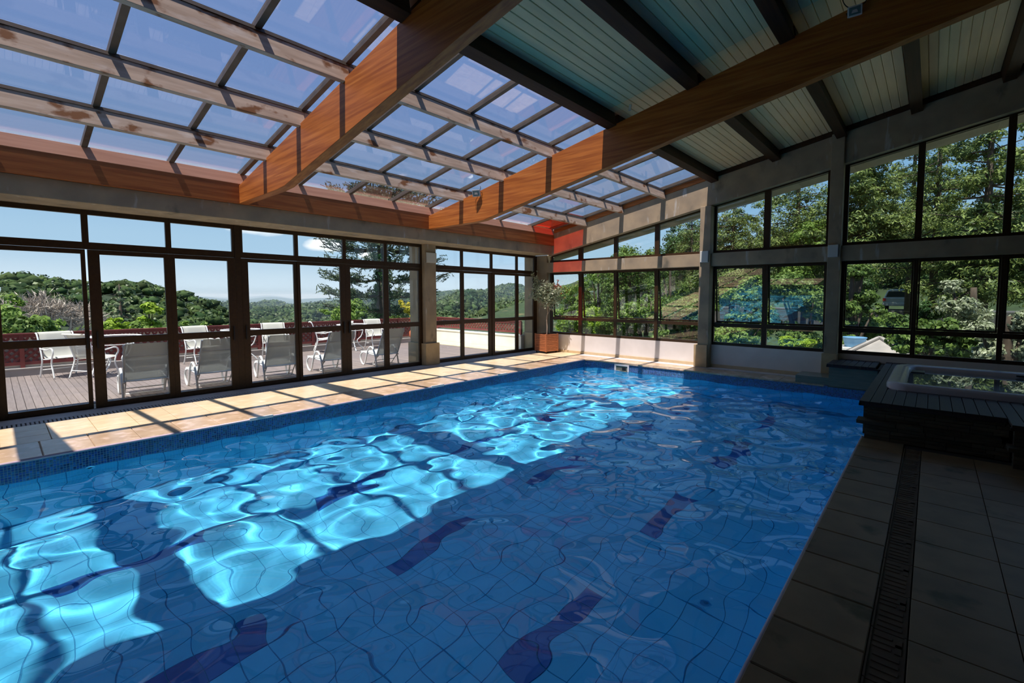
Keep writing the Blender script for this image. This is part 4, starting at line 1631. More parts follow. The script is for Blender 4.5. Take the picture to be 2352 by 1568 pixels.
tb = make_table('round white glass table between the two nearest armchairs')
tb.location = (-12.15, 1.50, 0)
dup(tb, (-12.3, 3.68, 0), R(20), 'round white glass table between the second and third armchairs facing the pool')
dup(tb, (-12.25, 6.35, 0), R(35), 'round white glass table holding the white cup')
cup = thing('cup', 'white cup standing on the glass table near the terracotta urn', 'cup', (-12.15, 6.30, 0.7165))
b = MB()
b.lathe([(0.028, 0.0), (0.036, 0.03), (0.040, 0.10), (0.036, 0.10), (0.030, 0.02)], 18, cap1=True)
b.obj('bowl', MT['white_plastic'], cup, True)
b = MB()
b.tube(smooth_path([(0.038, 0, 0.085), (0.065, 0, 0.075), (0.062, 0, 0.04), (0.037, 0, 0.035)], 4), 0.005, 6)
b.obj('handle', MT['white_plastic'], cup, True)


def make_lounger(label):
    """Low sling lounger: foot end to -X, back raised at the +X end."""
    t = thing('lounger', label, 'lounger', (0, 0, 0), 0, 'white sling loungers on the terrace')
    hw = 0.265
    for s in (-1, 1):
        y = s * hw
        b = MB()
        b.tube(smooth_path([(-0.42, y, 0.275), (-0.485, y, 0.20), (-0.475, y, 0.09), (-0.40, y, 0.018), (-0.335, y, 0.03), (-0.28, y, 0.14), (-0.215, y, 0.30), (-0.12, y, 0.405), (-0.03, y, 0.40), (0.05, y, 0.30), (0.105, y, 0.14), (0.135, y, 0.0)], 5), 0.0165, 8)
        b.obj('leg_loop', MT['white_metal'], t, True)
        b = MB()
        b.tube(smooth_path([(-0.50, y * .92, 0.285), (-0.20, y * .92, 0.265), (0.16, y * .92, 0.235)], 3), 0.013, 8)
        b.obj('seat_rail', MT['white_metal'], t, True)
        b = MB()
        b.tube([(0.10, y * .94, 0.22), (0.16, y * .94, 0.33), (0.385, y * .94, 0.80)], 0.0145, 8)
        b.obj('back_post', MT['white_metal'], t, True)
        b = MB()
        b.tube(smooth_path([(0.13, y * .88, 0.24), (0.02, y * .88, 0.13), (-0.08, y * .88, 0.03)], 4), 0.010, 8)
        b.obj('back_stay', MT['white_metal'], t, True)
    b = MB()
    b.tube([(-0.08, -hw * .88, 0.03), (-0.08, hw * .88, 0.03)], 0.009, 8)
    b.obj('stay_bar', MT['white_metal'], t, True)
    b = MB()
    b.tube([(0.02, -hw * .88, 0.13), (0.02, hw * .88, 0.13)], 0.008, 8)
    b.obj('stay_bar', MT['white_metal'], t, True)
    b = MB()
    b.tube([(0.30, -hw * .94, 0.62), (0.30, hw * .94, 0.62)], 0.010, 8)
    b.obj('back_bar', MT['white_metal'], t, True)
    b = MB()
    sling(b, [(-0.545, 0.255), (-0.53, 0.292), (-0.40, 0.292), (-0.20, 0.276), (0.0, 0.255), (0.12, 0.242), (0.15, 0.252)], -0.235, 0.235, sag=0.008)
    b.obj('seat_sling', MT['sling'], t, True)
    b = MB()
    sling(b, [(0.135, 0.262), (0.20, 0.405), (0.27, 0.55), (0.34, 0.695), (0.388, 0.80), (0.398, 0.812)], -0.235, 0.235, th=0.006)
    b.obj('back_sling', MT['sling'], t, True)
    return t


lg = make_lounger('white sling lounger nearest the viewer, behind the second door leaf')
lg.location = (-9.07, 1.43, 0)
lg.rotation_euler = (0, 0, R(-3))
for loc, rz, lb in (((-9.10, 2.31, 0), R(2), 'white sling lounger behind the third door leaf'),
                    ((-9.08, 3.30, 0), R(-4), 'white sling lounger behind the fourth door leaf, its back squarely in view'),
                    ((-9.10, 4.30, 0), R(3), 'white sling lounger cut by the post between two door leaves'),
                    ((-9.08, 5.42, 0), R(2), 'white sling lounger beside the column, near the terracotta urn')):
    dup(lg, loc, rz, lb)

# terracotta urn with a red plant at the end of the lattice fence
ur = thing('urn', 'bulbous terracotta urn on a dark stand beyond the last lounger', 'urn', (-12.3, 8.42, 0.0))
b = MB()
b.lathe([(0.07, 0.10), (0.13, 0.16), (0.185, 0.28), (0.175, 0.40), (0.10, 0.50), (0.07, 0.56), (0.095, 0.62), (0.08, 0.62), (0.05, 0.56)], 24)
b.obj('body', MT['terracotta'], ur, True)
b = MB()
for k in range(3):
    a = k * 2.094 + 0.4
    b.tube([(0.10 * math.cos(a), 0.10 * math.sin(a), 0.0), (0.07 * math.cos(a), 0.07 * math.sin(a), 0.12)], 0.012, 6)
b.tube([(0.085 * math.cos(R(20 * k)), 0.085 * math.sin(R(20 * k)), 0.11) for k in range(19)], 0.01, 6, caps=False)
b.obj('stand', MT['black'], ur)
rp_ = thing('red_plant', 'red leaved plant growing out of the terracotta urn', 'plant', (-12.3, 8.42, 0.60))
n_ = 90
LC = np.stack([RNG.normal(0, .07, n_), RNG.normal(0, .07, n_), RNG.uniform(0.0, 0.22, n_)], -1)
LD = unit(np.stack([RNG.normal(0, 1, n_), RNG.normal(0, 1, n_), RNG.normal(0.4, .6, n_)], -1))
V, Fq = leaf_quads(LC, LD, unit(np.cross(LD, RNG.normal(size=LD.shape))), 0.035, 0.09)
o = link('leaves', np_mesh('red_leaves', V, Fq, MT['leaf_red']), rp_)
o['kind'] = 'stuff'
b = MB()
for k in range(5):
    b.tube([(0, 0, -0.02), (random.gauss(0, .05), random.gauss(0, .05), 0.16)], 0.005, 5)
b.obj('stems', MT['bark'], rp_)

# ------------------------------------------------------------------ landscape helpers
M3 = mw.to_3x3()


def ray(px, py):                   # direction of the sight line through a photograph point
    return (M3 @ Vector(((px - CX) / F_PX, -(py - CY) / F_PX, -1))).normalized()


def elev(px, py):
    d = ray(px, py)
    return d.z / math.hypot(d.x, d.y), math.atan2(d.y, d.x)


def at_x(px, py, X):
    d = ray(px, py)
    return EYE + d * (X / d.x)


def at_y(px, py, Y):
    d = ray(px, py)
    return EYE + d * (Y / d.y)


def ico(sub):
    import bmesh
    bm = bmesh.new()
    bmesh.ops.create_icosphere(bm, subdivisions=sub, radius=1.0)
    v = np.array([p.co[:] for p in bm.verts])
    f = np.array([[q.index for q in p.verts] for p in bm.faces])
    bm.free()
    return v, f


def blobs_mesh(name, C, Rr, sub, m, flat=0.75, jit=0.2, smooth=True):
    """Many lumpy crowns in one mesh."""
    v0, f0 = ico(sub)
    n = len(C)
    nv = len(v0)
    ncl = 7
    variants = []
    for k in range(ncl):
        d = np.zeros(nv)
        for _ in range(9):
            ax = unit(RNG.normal(size=3))
            d += 0.35 * np.maximum(0, v0 @ ax - 0.55) * 1.6
        variants.append(v0 * (1 - jit * 0.5 + d + RNG.uniform(-jit, jit, nv))[:, None])
    V = np.empty((n, nv, 3), np.float32)
    a = RNG.uniform(0, 2 * PI, n)
    idx = RNG.integers(0, ncl, n)
    for k in range(ncl):
        s = np.where(idx == k)[0]
        if len(s) == 0:
            continue
        vv = variants[k]
        ca, sa = np.cos(a[s])[:, None], np.sin(a[s])[:, None]
        V[s, :, 0] = (vv[None, :, 0] * ca - vv[None, :, 1] * sa) * Rr[s][:, None] + C[s, 0][:, None]
        V[s, :, 1] = (vv[None, :, 0] * sa + vv[None, :, 1] * ca) * Rr[s][:, None] + C[s, 1][:, None]
        V[s, :, 2] = vv[None, :, 2] * (Rr[s] * flat)[:, None] + C[s, 2][:, None]
    F = (f0[None] + (np.arange(n) * nv)[:, None, None]).reshape(-1, 3)
    return np_mesh(name, V.reshape(-1, 3), F, m, smooth)


def ridge(name, sky, ra, rb, za, m_ground, crowns=None, leafy=None, na=120, nr=40, bump=0.0, power=1.0):
    """A hillside seen as a skyline: from height za at distance ra up to the skyline at distance rb."""
    es, az = zip(*[elev(px, py) for px, py in sky])
    az, es = np.array(az), np.array(es)
    o = np.argsort(az)
    az, es = az[o], es[o]
    A = np.linspace(az[0], az[-1], na)
    T = np.linspace(0, 1.25, nr)
    AA, TT = np.meshgrid(A, T)
    ee = np.interp(AA, az, es)

    def height(aa, tt):
        e = np.interp(aa, az, es)
        zt_ = 1.5 + rb * e
        up_ = za + (zt_ - za) * np.clip(tt, 0, 1) ** power
        return np.where(tt > 1, zt_ - (tt - 1) * rb * 0.25, up_)
    rr = ra + (rb - ra) * TT
    Z = height(AA, TT)
    if bump:
        Z = Z + bump * (np.sin(AA * 40 + TT * 9) + np.sin(AA * 67 + 2 + TT * 13) * 0.6 + np.sin(AA * 23 + TT * 17) * .8) * np.minimum(1, TT * 3) * np.where(TT > 1, 0.3, 1)
    if crowns:
        Z = Z - crowns[2] * 0.7
    V = np.stack([rr * np.cos(AA), rr * np.sin(AA), Z], -1).reshape(-1, 3)
    ii, jj = np.meshgrid(np.arange(na - 1), np.arange(nr - 1))
    q = (jj * na + ii).ravel()
    g = structure(link(name, np_mesh(name, V, np.stack([q, q + na, q + na + 1, q + 1], -1), m_ground, True)))
    if crowns:
        n, r0_, r1_, sub, m = crowns
        a = RNG.uniform(az[0], az[-1], n)
        t = RNG.uniform(0, 1, n) ** 0.6 * 1.04
        r = ra + (rb - ra) * t
        rad = RNG.uniform(r0_, r1_, n) * (0.7 + 0.5 * t)
        z = height(a, t) + rad * 0.05
        if bump:
            z = z + bump * (np.sin(a * 40 + t * 9) + np.sin(a * 67 + 2 + t * 13) * 0.6 + np.sin(a * 23 + t * 17) * .8) * np.minimum(1, t * 3)
        C = np.stack([r * np.cos(a), r * np.sin(a), z], -1)
        c = link('forest_canopy', blobs_mesh('forest_canopy', C, rad * 0.9, sub, m), g)
        c['kind'] = 'stuff'
        nl, lm_ = leafy
        ci = RNG.integers(0, n, nl)
        off = unit(RNG.normal(size=(nl, 3)) + np.array([0, 0, .55]))
        Pq = C[ci] + off * rad[ci][:, None] * np.array([1, 1, .78]) * RNG.uniform(.86, 1.12, nl)[:, None]
        nr_ = unit(off + RNG.normal(size=(nl, 3)) * .45)
        D = unit(np.cross(nr_, RNG.normal(size=(nl, 3))))
        sc = rad[ci] * RNG.uniform(.30, .62, nl)
        V, F = leaf_quads(Pq, D, unit(np.cross(nr_, D)), sc * .75, sc)
        c = link('forest_leaves', np_mesh('forest_leaves', V, F, lm_), g)
        c['kind'] = 'stuff'
    return g


def foliage(blobs, n, lw, ll, m, name='crown', lump=0.30, up_bias=0.25, droop=0.0, shell=0.55):
    """Leaves gathered in clumps over ellipsoids (x, y, z, rx, ry, rz)."""
    B = np.array(blobs, float)
    wts = B[:, 3] * B[:, 4] + B[:, 3] * B[:, 5] + B[:, 4] * B[:, 5]
    wts = wts / wts.sum()
    ncl = max(8, n // 42)
    bi = RNG.choice(len(B), ncl, p=wts)
    d = unit(RNG.normal(size=(ncl, 3)))
    d[:, 2] = np.where(RNG.uniform(size=ncl) < 0.3, np.abs(d[:, 2]), d[:, 2])
    rad = RNG.uniform(shell, 1.0, ncl)[:, None]
    cc = B[bi, :3] + d * rad * B[bi, 3:6]
    cr = lump * np.minimum(np.minimum(B[bi, 3], B[bi, 4]), B[bi, 5] * 1.6) * RNG.uniform(0.6, 1.3, ncl)
    ci = RNG.integers(0, ncl, n)
    off = unit(RNG.normal(size=(n, 3))) * (RNG.uniform(0, 1, n) ** 0.5)[:, None]
    P = cc[ci] + off * cr[ci][:, None] * np.array([1.15, 1.15, 0.75])
    nrm = unit(off + d[ci] * 0.6 + np.array([0, 0, up_bias]) + RNG.normal(size=(n, 3)) * 0.45)
    D = unit(np.cross(nrm, RNG.normal(size=(n, 3))))
    D[:, 2] -= droop
    D = unit(D)
    U = unit(np.cross(nrm, D))
    s = RNG.uniform(0.7, 1.35, n)
    V, F = leaf_quads(P, D, U, lw * s, ll * s)
    return np_mesh(name, V, F, m)


def broad_tree(name, label, cat, x, y, z0, blobs, n, leaf, m, trunk_r=0.12, bark='bark', group=None, lump=0.32, limbs=5):
    """blobs relative to the trunk foot."""
    t = thing(name, label, cat, (x, y, z0), 0, group)
    top = max(bb[2] for bb in blobs)
    b = MB()
    lean = random.uniform(-0.15, 0.15)
    b.tube(smooth_path([(0, 0, -0.3), (lean * .4, 0.02, top * .35), (lean, 0, top * .75), (lean * .8, 0, top)], 4), [trunk_r * (1 - 0.05 * k) for k in range(13)], 7)
    for bb in blobs[:limbs]:
        b.tube([(lean * .5, 0, top * .4), ((bb[0] + lean) * .55, bb[1] * .5, bb[2] * .8), (bb[0], bb[1], bb[2])], [trunk_r * .5, trunk_r * .35, trunk_r * .15], 5)
    b.obj('trunk', MT[bark], t, True)
    o = link('crown', foliage(blobs, n, leaf[0], leaf[1], MT[m], lump=lump), t)
    o['kind'] = 'stuff'
    return t


def rnd_blobs(w, d, h, zc, k, r0_, r1_):
    out = []
    for _ in range(k):
        a, q = random.uniform(0, 2 * PI), random.random() ** 0.5
        zz = random.uniform(-1, 1)
        s = math.sqrt(max(0.05, 1 - zz * zz))
        r = random.uniform(r0_, r1_)
        out.append((w * q * s * math.cos(a), d * q * s * math.sin(a), zc + h * zz, r, r, r * 0.72))
    return out


# ------------------------------------------------------------------ hills beyond the terrace
ridge('hill', [(-260, 632), (-80, 638), (0, 640), (60, 642), (130, 647), (200, 652), (260, 650), (330, 660), (390, 676), (430, 684), (470, 694), (510, 712), (545, 732), (590, 756), (640, 775)],
      95, 260, -19, MT['hill'], crowns=(8500, 1.4, 2.8, 1, MT['canopy_near']), leafy=(190000, MT['leaf_hill']), bump=1.0)
ridge('hill', [(300, 716), (430, 712), (540, 712), (600, 706), (660, 701), (720, 703), (780, 698), (860, 690), (930, 684), (990, 676), (1060, 672), (1120, 668), (1180, 670), (1240, 667), (1320, 662), (1450, 650)],
      210, 760, -17, MT['hill'], crowns=(9000, 2.6, 5.4, 1, MT['canopy_mid']), leafy=(170000, MT['leaf_hill_far']), bump=4.0)
ridge('hill', [(200, 690), (350, 686), (430, 681), (500, 685), (560, 687), (640, 685), (700, 683), (760, 684), (830, 683), (900, 685), (1000, 685), (1200, 684), (1400, 684)],
      900, 3000, -60, MT['canopy_far'], na=260, nr=60, bump=7.0)
ridge('hill', [(100, 684), (300, 681), (420, 683), (520, 682), (620, 681), (720, 684), (820, 681), (950, 682), (1200, 682), (1400, 682)],
      3000, 5200, -90, MT['canopy_far'], na=260, nr=40, bump=9.0)
# valley haze
b = MB()
b.box(-5600, -235, -1500, 6000, -250, 16)
hz_m = bpy.data.materials.new('valley_haze')
hz_m.use_nodes = True
for nd in list(hz_m.node_tree.nodes):
    hz_m.node_tree.nodes.remove(nd)
ho = hz_m.node_tree.nodes.new('ShaderNodeOutputMaterial')
hv = hz_m.node_tree.nodes.new('ShaderNodeVolumeScatter')
hv.inputs['Color'].default_value = (0.62, 0.80, 1.0, 1)
hv.inputs['Density'].default_value = 0.00042
hz_m.node_tree.links.new(hv.outputs[0], ho.inputs['Volume'])
haze = b.obj('haze', hz_m)
haze['kind'] = 'stuff'

# ------------------------------------------------------------------ planting beyond the terrace
# leafy mass at the far left
p = at_x(18, 735, -20)
broad_tree('leafy_tree', 'light green leafy tree at the far left beyond the fence', 'tree', p.x, p.y, -3.2,
           [(0, -0.5, 3.7, .9, .9, .7), (0.2, 0.1, 4.1, .55, .6, .55), (0, -1.3, 4.2, .8, .8, .7), (-.2, .5, 3.2, .6, .6, .5), (0, -.3, 2.9, 1.0, 1.0, .7)], 5200, (.07, .13), 'leaf_light')
for i, (px, py, X, w, h, mk, lb) in enumerate((
        (80, 768, -15.5, 0.70, 0.26, 'leaf_light', 'low light green bush behind the fence below the bare tree'),
        (22, 764, -15.0, 0.6, 0.30, 'leaf_mid', 'low mid green bush at the left end of the fence'),
        (262, 760, -15.5, 0.42, 0.20, 'leaf_bright', 'small yellow green bush at the foot of the dark conifer'),
        (345, 742, -17.0, 0.35, 0.65, 'leaf_bright', 'bright lime green upright shrub right of the dark conifer'),
        (308, 760, -16.5, 0.5, 0.20, 'leaf_light', 'spreading light green shrub between conifer and lime green shrub'),
        (430, 765, -19.0, 0.8, 0.22, 'leaf_light', 'low pale green scrub behind the fence by the third armchair'))):
    p = at_x(px, py, X)
    broad_tree('bush', lb, 'bush', p.x, p.y, p.z - 1.6, rnd_blobs(w * .7, w * .7, h * .7, 1.6, 6, w * .38, w * .6), 2600, (.055, .10), mk, 0.04, 'bark')
# bare tree
p = at_x(112, 745, -25)
t = thing('bare_tree', 'leafless grey tree with a rounded twiggy crown beyond the fence', 'tree', (p.x, p.y, p.z - 2.2))
b = MB()
TC, TD = [], []


def grow(b, a, d, ln, r, depth):
    e = a + d * ln
    mid = (a + e) / 2 + Vector((random.gauss(0, .03), random.gauss(0, .03), random.gauss(0, .03))) * ln * 2
    b.tube([a, mid, e], [r, r * .9, r * .75], 5 if depth > 1 else 4, caps=False)
    if depth == 0:
        for _ in range(9):
            TC.append(e + Vector((random.gauss(0, .10), random.gauss(0, .10), random.gauss(0, .10))))
            TD.append(tuple(d + Vector((random.gauss(0, .6), random.gauss(0, .6), random.gauss(0.1, .5)))))
        return
    for _ in range(3 if depth > 1 else 4):
        nd = (d + Vector((random.gauss(0, .55), random.gauss(0, .55), random.gauss(0.12, .35)))).normalized()
        grow(b, e, nd, ln * random.uniform(.62, .85), r * .62, depth - 1)


for k in range(5):
    grow(b, Vector((0, 0, 1.0)), Vector((random.gauss(0, .5), random.gauss(0, .5), 1)).normalized(), 0.75, 0.07, 4)
b.tube([(0, 0, -0.5), (0, 0, 1.0)], [0.16, 0.12], 7)
b.obj('trunk', MT['bark_grey'], t, True)
TC, TD = np.array([tuple(q) for q in TC]), unit(np.array(TD))
V, Fq = leaf_quads(TC, TD, unit(np.cross(TD, RNG.normal(size=TD.shape))), 0.028, 0.34)
o = link('twigs', np_mesh('bare_twigs', V, Fq, MT['twig']), t)
o['kind'] = 'stuff'


def conifer(name, label, cat, x, y, z0, h, r, layers, n, leaf, m, group=None, start=0.12, droop=0.15, pw=1.0, sparse=0.0, tr=0.16):
    t = thing(name, label, cat, (x, y, z0), 0, group)
    b = MB()
    b.tube([(0, 0, -0.4), (0.03, 0, h * .5), (0, 0, h)], [tr, tr * .65, 0.02], 7)
    blobs = []
    for k in range(layers):
        f = start + (1 - start) * (k + 0.5) / layers
        rr = r * (1 - f) ** pw * random.uniform(.8, 1.15) + 0.06 * r
        nb = max(3, int(7 * rr / r + 2))
        a0 = random.uniform(0, 6)
        for j in range(nb):
            if random.random() < sparse:
                continue
            a = a0 + 2 * PI * j / nb + random.gauss(0, .18)
            q = rr * random.uniform(.55, 1.0)
            z = h * f - q * droop + random.gauss(0, .02) * h
            ex = (q * math.cos(a), q * math.sin(a), z)
            b.tube([(0, 0, h * f), ex], [tr * .28 * (1 - f) + .012, .008], 4, caps=False)
            s = max(rr * 0.42, 0.07 * r)
            blobs.append((ex[0] * .70, ex[1] * .70, z + .02 * h * .3, s * 1.25, s * 1.25, s * 0.36))
        blobs.append((0, 0, h * f, rr * .4, rr * .4, h * .5 / layers))
    b.obj('trunk', MT['bark'], t, True)
    o = link('crown', foliage(blobs, n, leaf[0], leaf[1], MT[m], lump=0.62, up_bias=0.5, droop=0.25, shell=0.1), t)
    o['kind'] = 'stuff'
    return t


p = at_x(273, 652, -30)
conifer('conifer', 'cone shaped grey green conifer standing alone left of the lime green shrub', 'tree', p.x, p.y, p.z - 4.6, 4.6, 1.75, 16, 15000, (.075, .19), 'leaf_conifer', start=.04, pw=.8)

# araucaria with ivy on its trunk
AX, AY = at_x(880, 700, -25).x, at_x(880, 700, -25).y
t = thing('araucaria', 'tall monkey-puzzle pine with an ivy covered trunk beyond the terrace', 'tree', (AX, AY, -6.0))
b = MB()
b.tube([(0, 0, 0), (0.05, 0, 6), (0.0, 0, 13.6)], [0.5, 0.42, 0.22], 10)
TUFT_C, TUFT_D = [], []
levels = [(6.7, 3.0, 9), (7.6, 3.6, 10), (8.5, 3.5, 10), (9.4, 3.6, 11), (10.3, 3.8, 12), (11.0, 3.7, 12), (11.7, 3.4, 12), (12.4, 3.2, 13), (13.0, 2.6, 12), (13.4, 1.6, 8)]
for z, ln, nb in levels:
    a0 = random.uniform(0, 6)
    for j in range(nb):
        a = a0 + 2 * PI * j / nb + random.gauss(0, .12)
        L = ln * random.uniform(.78, 1.08)
        ca, sa = math.cos(a), math.sin(a)
        lift = 0.10 if z < 10 else 0.28
        pts = smooth_path([(0, 0, z), (L * .4 * ca, L * .4 * sa, z - .05 * L), (L * .75 * ca, L * .75 * sa, z - .02 * L), (L * ca, L * sa, z + lift * L)], 3)
        b.tube(pts, [0.06 - 0.045 * q / (len(pts) - 1) for q in range(len(pts))], 5, caps=False)
        # dense brushy tufts along the outer part of the branch
        for q in range(9):
            f = 0.50 + 0.5 * q / 8
            c = Vector((L * f * ca, L * f * sa, z + (lift * L * max(0, (f - .6) / .4) ** 1.5) - .03 * L))
            for s in range(5):
                c2 = c + Vector((random.gauss(0, .16), random.gauss(0, .16), random.gauss(.03, .13)))
                dd = Vector((ca + random.gauss(0, .7), sa + random.gauss(0, .7), random.gauss(.35, .35))).normalized()
                for w_ in range(9):
                    TUFT_C.append(tuple(c2 + dd * (0.05 * w_ - .2)))
                    TUFT_D.append((dd.x * .8 + random.gauss(0, .7), dd.y * .8 + random.gauss(0, .7), dd.z * .8 + random.gauss(0.1, .6)))
b.obj('trunk', MT['bark'], t, True)
TC, TD = np.array(TUFT_C), unit(np.array(TUFT_D))
V, Fq = leaf_quads(TC, TD, unit(np.cross(TD, RNG.normal(size=TD.shape))), 0.05, 0.20)
o = link('foliage_tufts', np_mesh('araucaria_tufts', V, Fq, MT['leaf_arau']), t)
o['kind'] = 'stuff'
o = link('ivy', foliage([(0, 0, 5.4 + .62 * k, .50 + .1 * math.sin(k * 2.1), .50, .55) for k in range(10)], 7500, .09, .12, MT['leaf_ivy'], lump=.35), t)
o['kind'] = 'stuff'
# shrubs around it
p = at_x(815, 725, -21)
broad_tree('bush', 'rounded pale green shrub left of the ivy covered trunk', 'bush', p.x, p.y, p.z - 2.2, rnd_blobs(1.1, 1.0, .5, 2.2, 8, .4, .6), 6000, (.06, .11), 'leaf_light', .05)
p = at_x(915, 742, -22)
broad_tree('bush', 'low dark green shrub at the foot of the ivy covered trunk', 'bush', p.x, p.y, p.z - 2.2, rnd_blobs(.9, .8, .25, 2.2, 6, .3, .45), 3000, (.06, .11), 'leaf_mid', .05)
p = at_x(955, 700, -14.2)
broad_tree('yellow_shrub', 'yellow leaved shrub seen on both sides of the door column', 'shrub', p.x, p.y, -0.8, [(-.1, -.3, 2.05, .22, .3, .2), (.1, -.05, 2.1, .2, .25, .2), (0, .3, 1.95, .25, .25, .22), (0, 0, 1.75, .25, .35, .2), (0, -.25, 1.8, .2, .2, .2)], 1500, (.05, .12), 'leaf_yellow', .03, 'bark_pale')

# ------------------------------------------------------------------ slope, trees and buildings beyond the window wall
nxs, nys = 60, 60
gx = np.linspace(-60, 45, nxs)
gy = np.linspace(10.6, 95, nys)
GX, GY = np.meshgrid(gx, gy)


def slope_z(x, y):
    s = np.clip((y - 19) / 50.0, 0, 1.6)
    z = -3.4 + 11.5 * s * s * (1.6 - s * 0.6) + 0.18 * np.sin(x * .7) * np.cos(y * .5)
    return z - np.clip((-x - 12) / 40, 0, 1) * np.clip((y - 10), 0, 60) * 0.12


V = np.stack([GX, GY, slope_z(GX, GY)], -1).reshape(-1, 3)
ii, jj = np.meshgrid(np.arange(nxs - 1), np.arange(nys - 1))
q = (jj * nxs + ii).ravel()
structure(link('ground_slope', np_mesh('ground_slope', V, np.stack([q, q + 1, q + 1 + nxs, q + nxs], -1), MT['slope'], True)))


def sz(x, y):
    return float(slope_z(np.array(x), np.array(y)))


def tree_at(name, label, px, ytop, Y, w, hh, n, leaf, m, k=12, lowest=None, bark='bark'):
    """Broad-leaved tree whose top reaches the sight line through (px, ytop) at depth Y; w and hh are crown half sizes."""
    p = at_y(px, ytop, Y)
    z0 = sz(p.x, Y)
    zc = p.z - z0 - hh
    return broad_tree(name, label, 'tree', p.x, Y, z0, rnd_blobs(w * .8, w * .8, hh * .78, zc, k, w * .26, w * .44), int(n * 1.7), (leaf[0] * .78, leaf[1] * .78), m, .16, bark, lump=.30)


tree_at('leafy_tree', 'low light green tree at the left edge of the woods, under open sky', 1318, 660, 32, 2.6, 2.4, 8000, (.12, .21), 'leaf_light')
tree_at('leafy_tree', 'light green tree behind the second window from the corner', 1372, 592, 30, 2.9, 3.3, 9500, (.12, .21), 'leaf_light')
tree_at('leafy_tree', 'pale green tree with a loose crown behind the third window from the corner', 1448, 545, 29, 3.0, 3.6, 9500, (.12, .22), 'leaf_mid')
tree_at('leafy_tree', 'tall green tree behind the half sunlit window column', 1545, 520, 30, 3.4, 4.2, 10500, (.12, .22), 'leaf_mid')
tree_at('leafy_tree', 'small bright green tree low behind the corner windows', 1330, 700, 24, 1.8, 1.3, 5000, (.09, .16), 'leaf_bright')
tree_at('leafy_tree', 'bright green young tree low behind the third corner window', 1480, 668, 22, 1.9, 1.8, 6500, (.09, .16), 'leaf_light')
tree_at('leafy_tree', 'dense green tree filling the lower window left of the column', 1578, 625, 21, 1.9, 2.2, 7500, (.09, .16), 'leaf_mid')
tree_at('leafy_tree', 'pale leaved tree behind the left sash of the two-window bay', 1700, 608, 19, 1.7, 1.9, 7500, (.08, .15), 'leaf_light')
tree_at('leafy_tree', 'pale leaved tree behind the right sash of the two-window bay', 1845, 605, 19, 1.5, 1.9, 7000, (.08, .15), 'leaf_mid')
tree_at('leafy_tree', 'dark leafy tree behind the shaded column, left of the parked car', 1962, 588, 20, 1.0, 1.9, 7000, (.08, .15), 'leaf_mid')
tree_at('leafy_tree', 'rounded grey green tree low in the upper window beside the shaded column', 1868, 505, 27, 2.0, 2.0, 6500, (.10, .18), 'leaf_light')
tree_at('leafy_tree', 'deep green tree at the far back behind the parked car', 2060, 560, 52, 5.0, 3.5, 7000, (.20, .34), 'leaf_dark')
tree_at('leafy_tree', 'dark green tree at the back behind the right hand windows', 2240, 560, 56, 6.0, 4.0, 8000, (.20, .34), 'leaf_dark')
tree_at('leafy_tree', 'shadowy tree at the back behind the two-window bay', 1760, 520, 50, 6.0, 5.5, 8500, (.20, .34), 'leaf_dark')
tree_at('leafy_tree', 'shadowy tree at the back behind the corner bay', 1590, 500, 52, 7.0, 6.0, 8500, (.20, .34), 'leaf_dark')
tree_at('leafy_tree', 'broad tree at the back left under the open sky', 1440, 575, 50, 7.0, 5.0, 8500, (.20, .34), 'leaf_mid')
tree_at('flowering_shrub', 'large pale leaved shrub right of the parked car', 2225, 628, 16, 1.25, 1.35, 8500, (.06, .12), 'leaf_pale')
tree_at('flowering_shrub', 'pale leaved shrub at the right edge of the windows', 2345, 660, 13.5, 0.72, 1.0, 6000, (.06, .12), 'leaf_pale')
for px, py, Y, w, h, mk, lb in ((2130, 770, 15, .8, .45, 'leaf_mid', 'mid green hedge bush right of the grey hipped roof'),
                                (2215, 778, 15.5, .8, .45, 'leaf_mid', 'low green bush under the large pale shrub'),
                                (1985, 762, 21, 1.0, .35, 'leaf_light', 'light green bush behind the blue water tank'),
                                (2060, 752, 22, 1.1, .4, 'leaf_mid', 'green bush behind the peak of the grey roof'),
                                (2120, 735, 23, 1.1, .45, 'leaf_dark', 'dark green bush between the car and the pale shrub'),
                                (1830, 790, 17, .5, .22, 'leaf_bright', 'small lime green bush at the foot of the pool room, by the shaded column'),
                                (1690, 775, 17, .7, .3, 'leaf_light', 'low pale bush behind the fixed pane of the two-window bay'),
                                (1560, 745, 19, 1.1, .5, 'leaf_dark', 'dark undergrowth bush behind the last fixed pane of the corner bay'),
                                (1440, 745, 21, 1.2, .5, 'leaf_mid', 'green undergrowth bush behind the middle fixed panes of the corner bay'),
                                (1310, 745, 22, 1.2, .5, 'leaf_light', 'light green undergrowth bush behind the first fixed pane of the corner bay'),
                                (1760, 745, 22, 1.3, .5, 'leaf_dark', 'dark undergrowth bush in the middle of the two-window bay'),
                                (1950, 650, 34, 1.6, 1.5, 'leaf_dark', 'dark bush on the slope left of the parked car'),
                                (2165, 665, 36, 1.6, 1.1, 'leaf_mid', 'sunlit bush on the slope right of the parked car')):
    p = at_y(px, py, Y)
    broad_tree('bush', lb, 'bush', p.x, Y, p.z - 1.3, rnd_blobs(w * .8, w * .6, h * .7, 1.3, 7, w * .36, w * .55), 3200, (.07, .13), mk, .04)
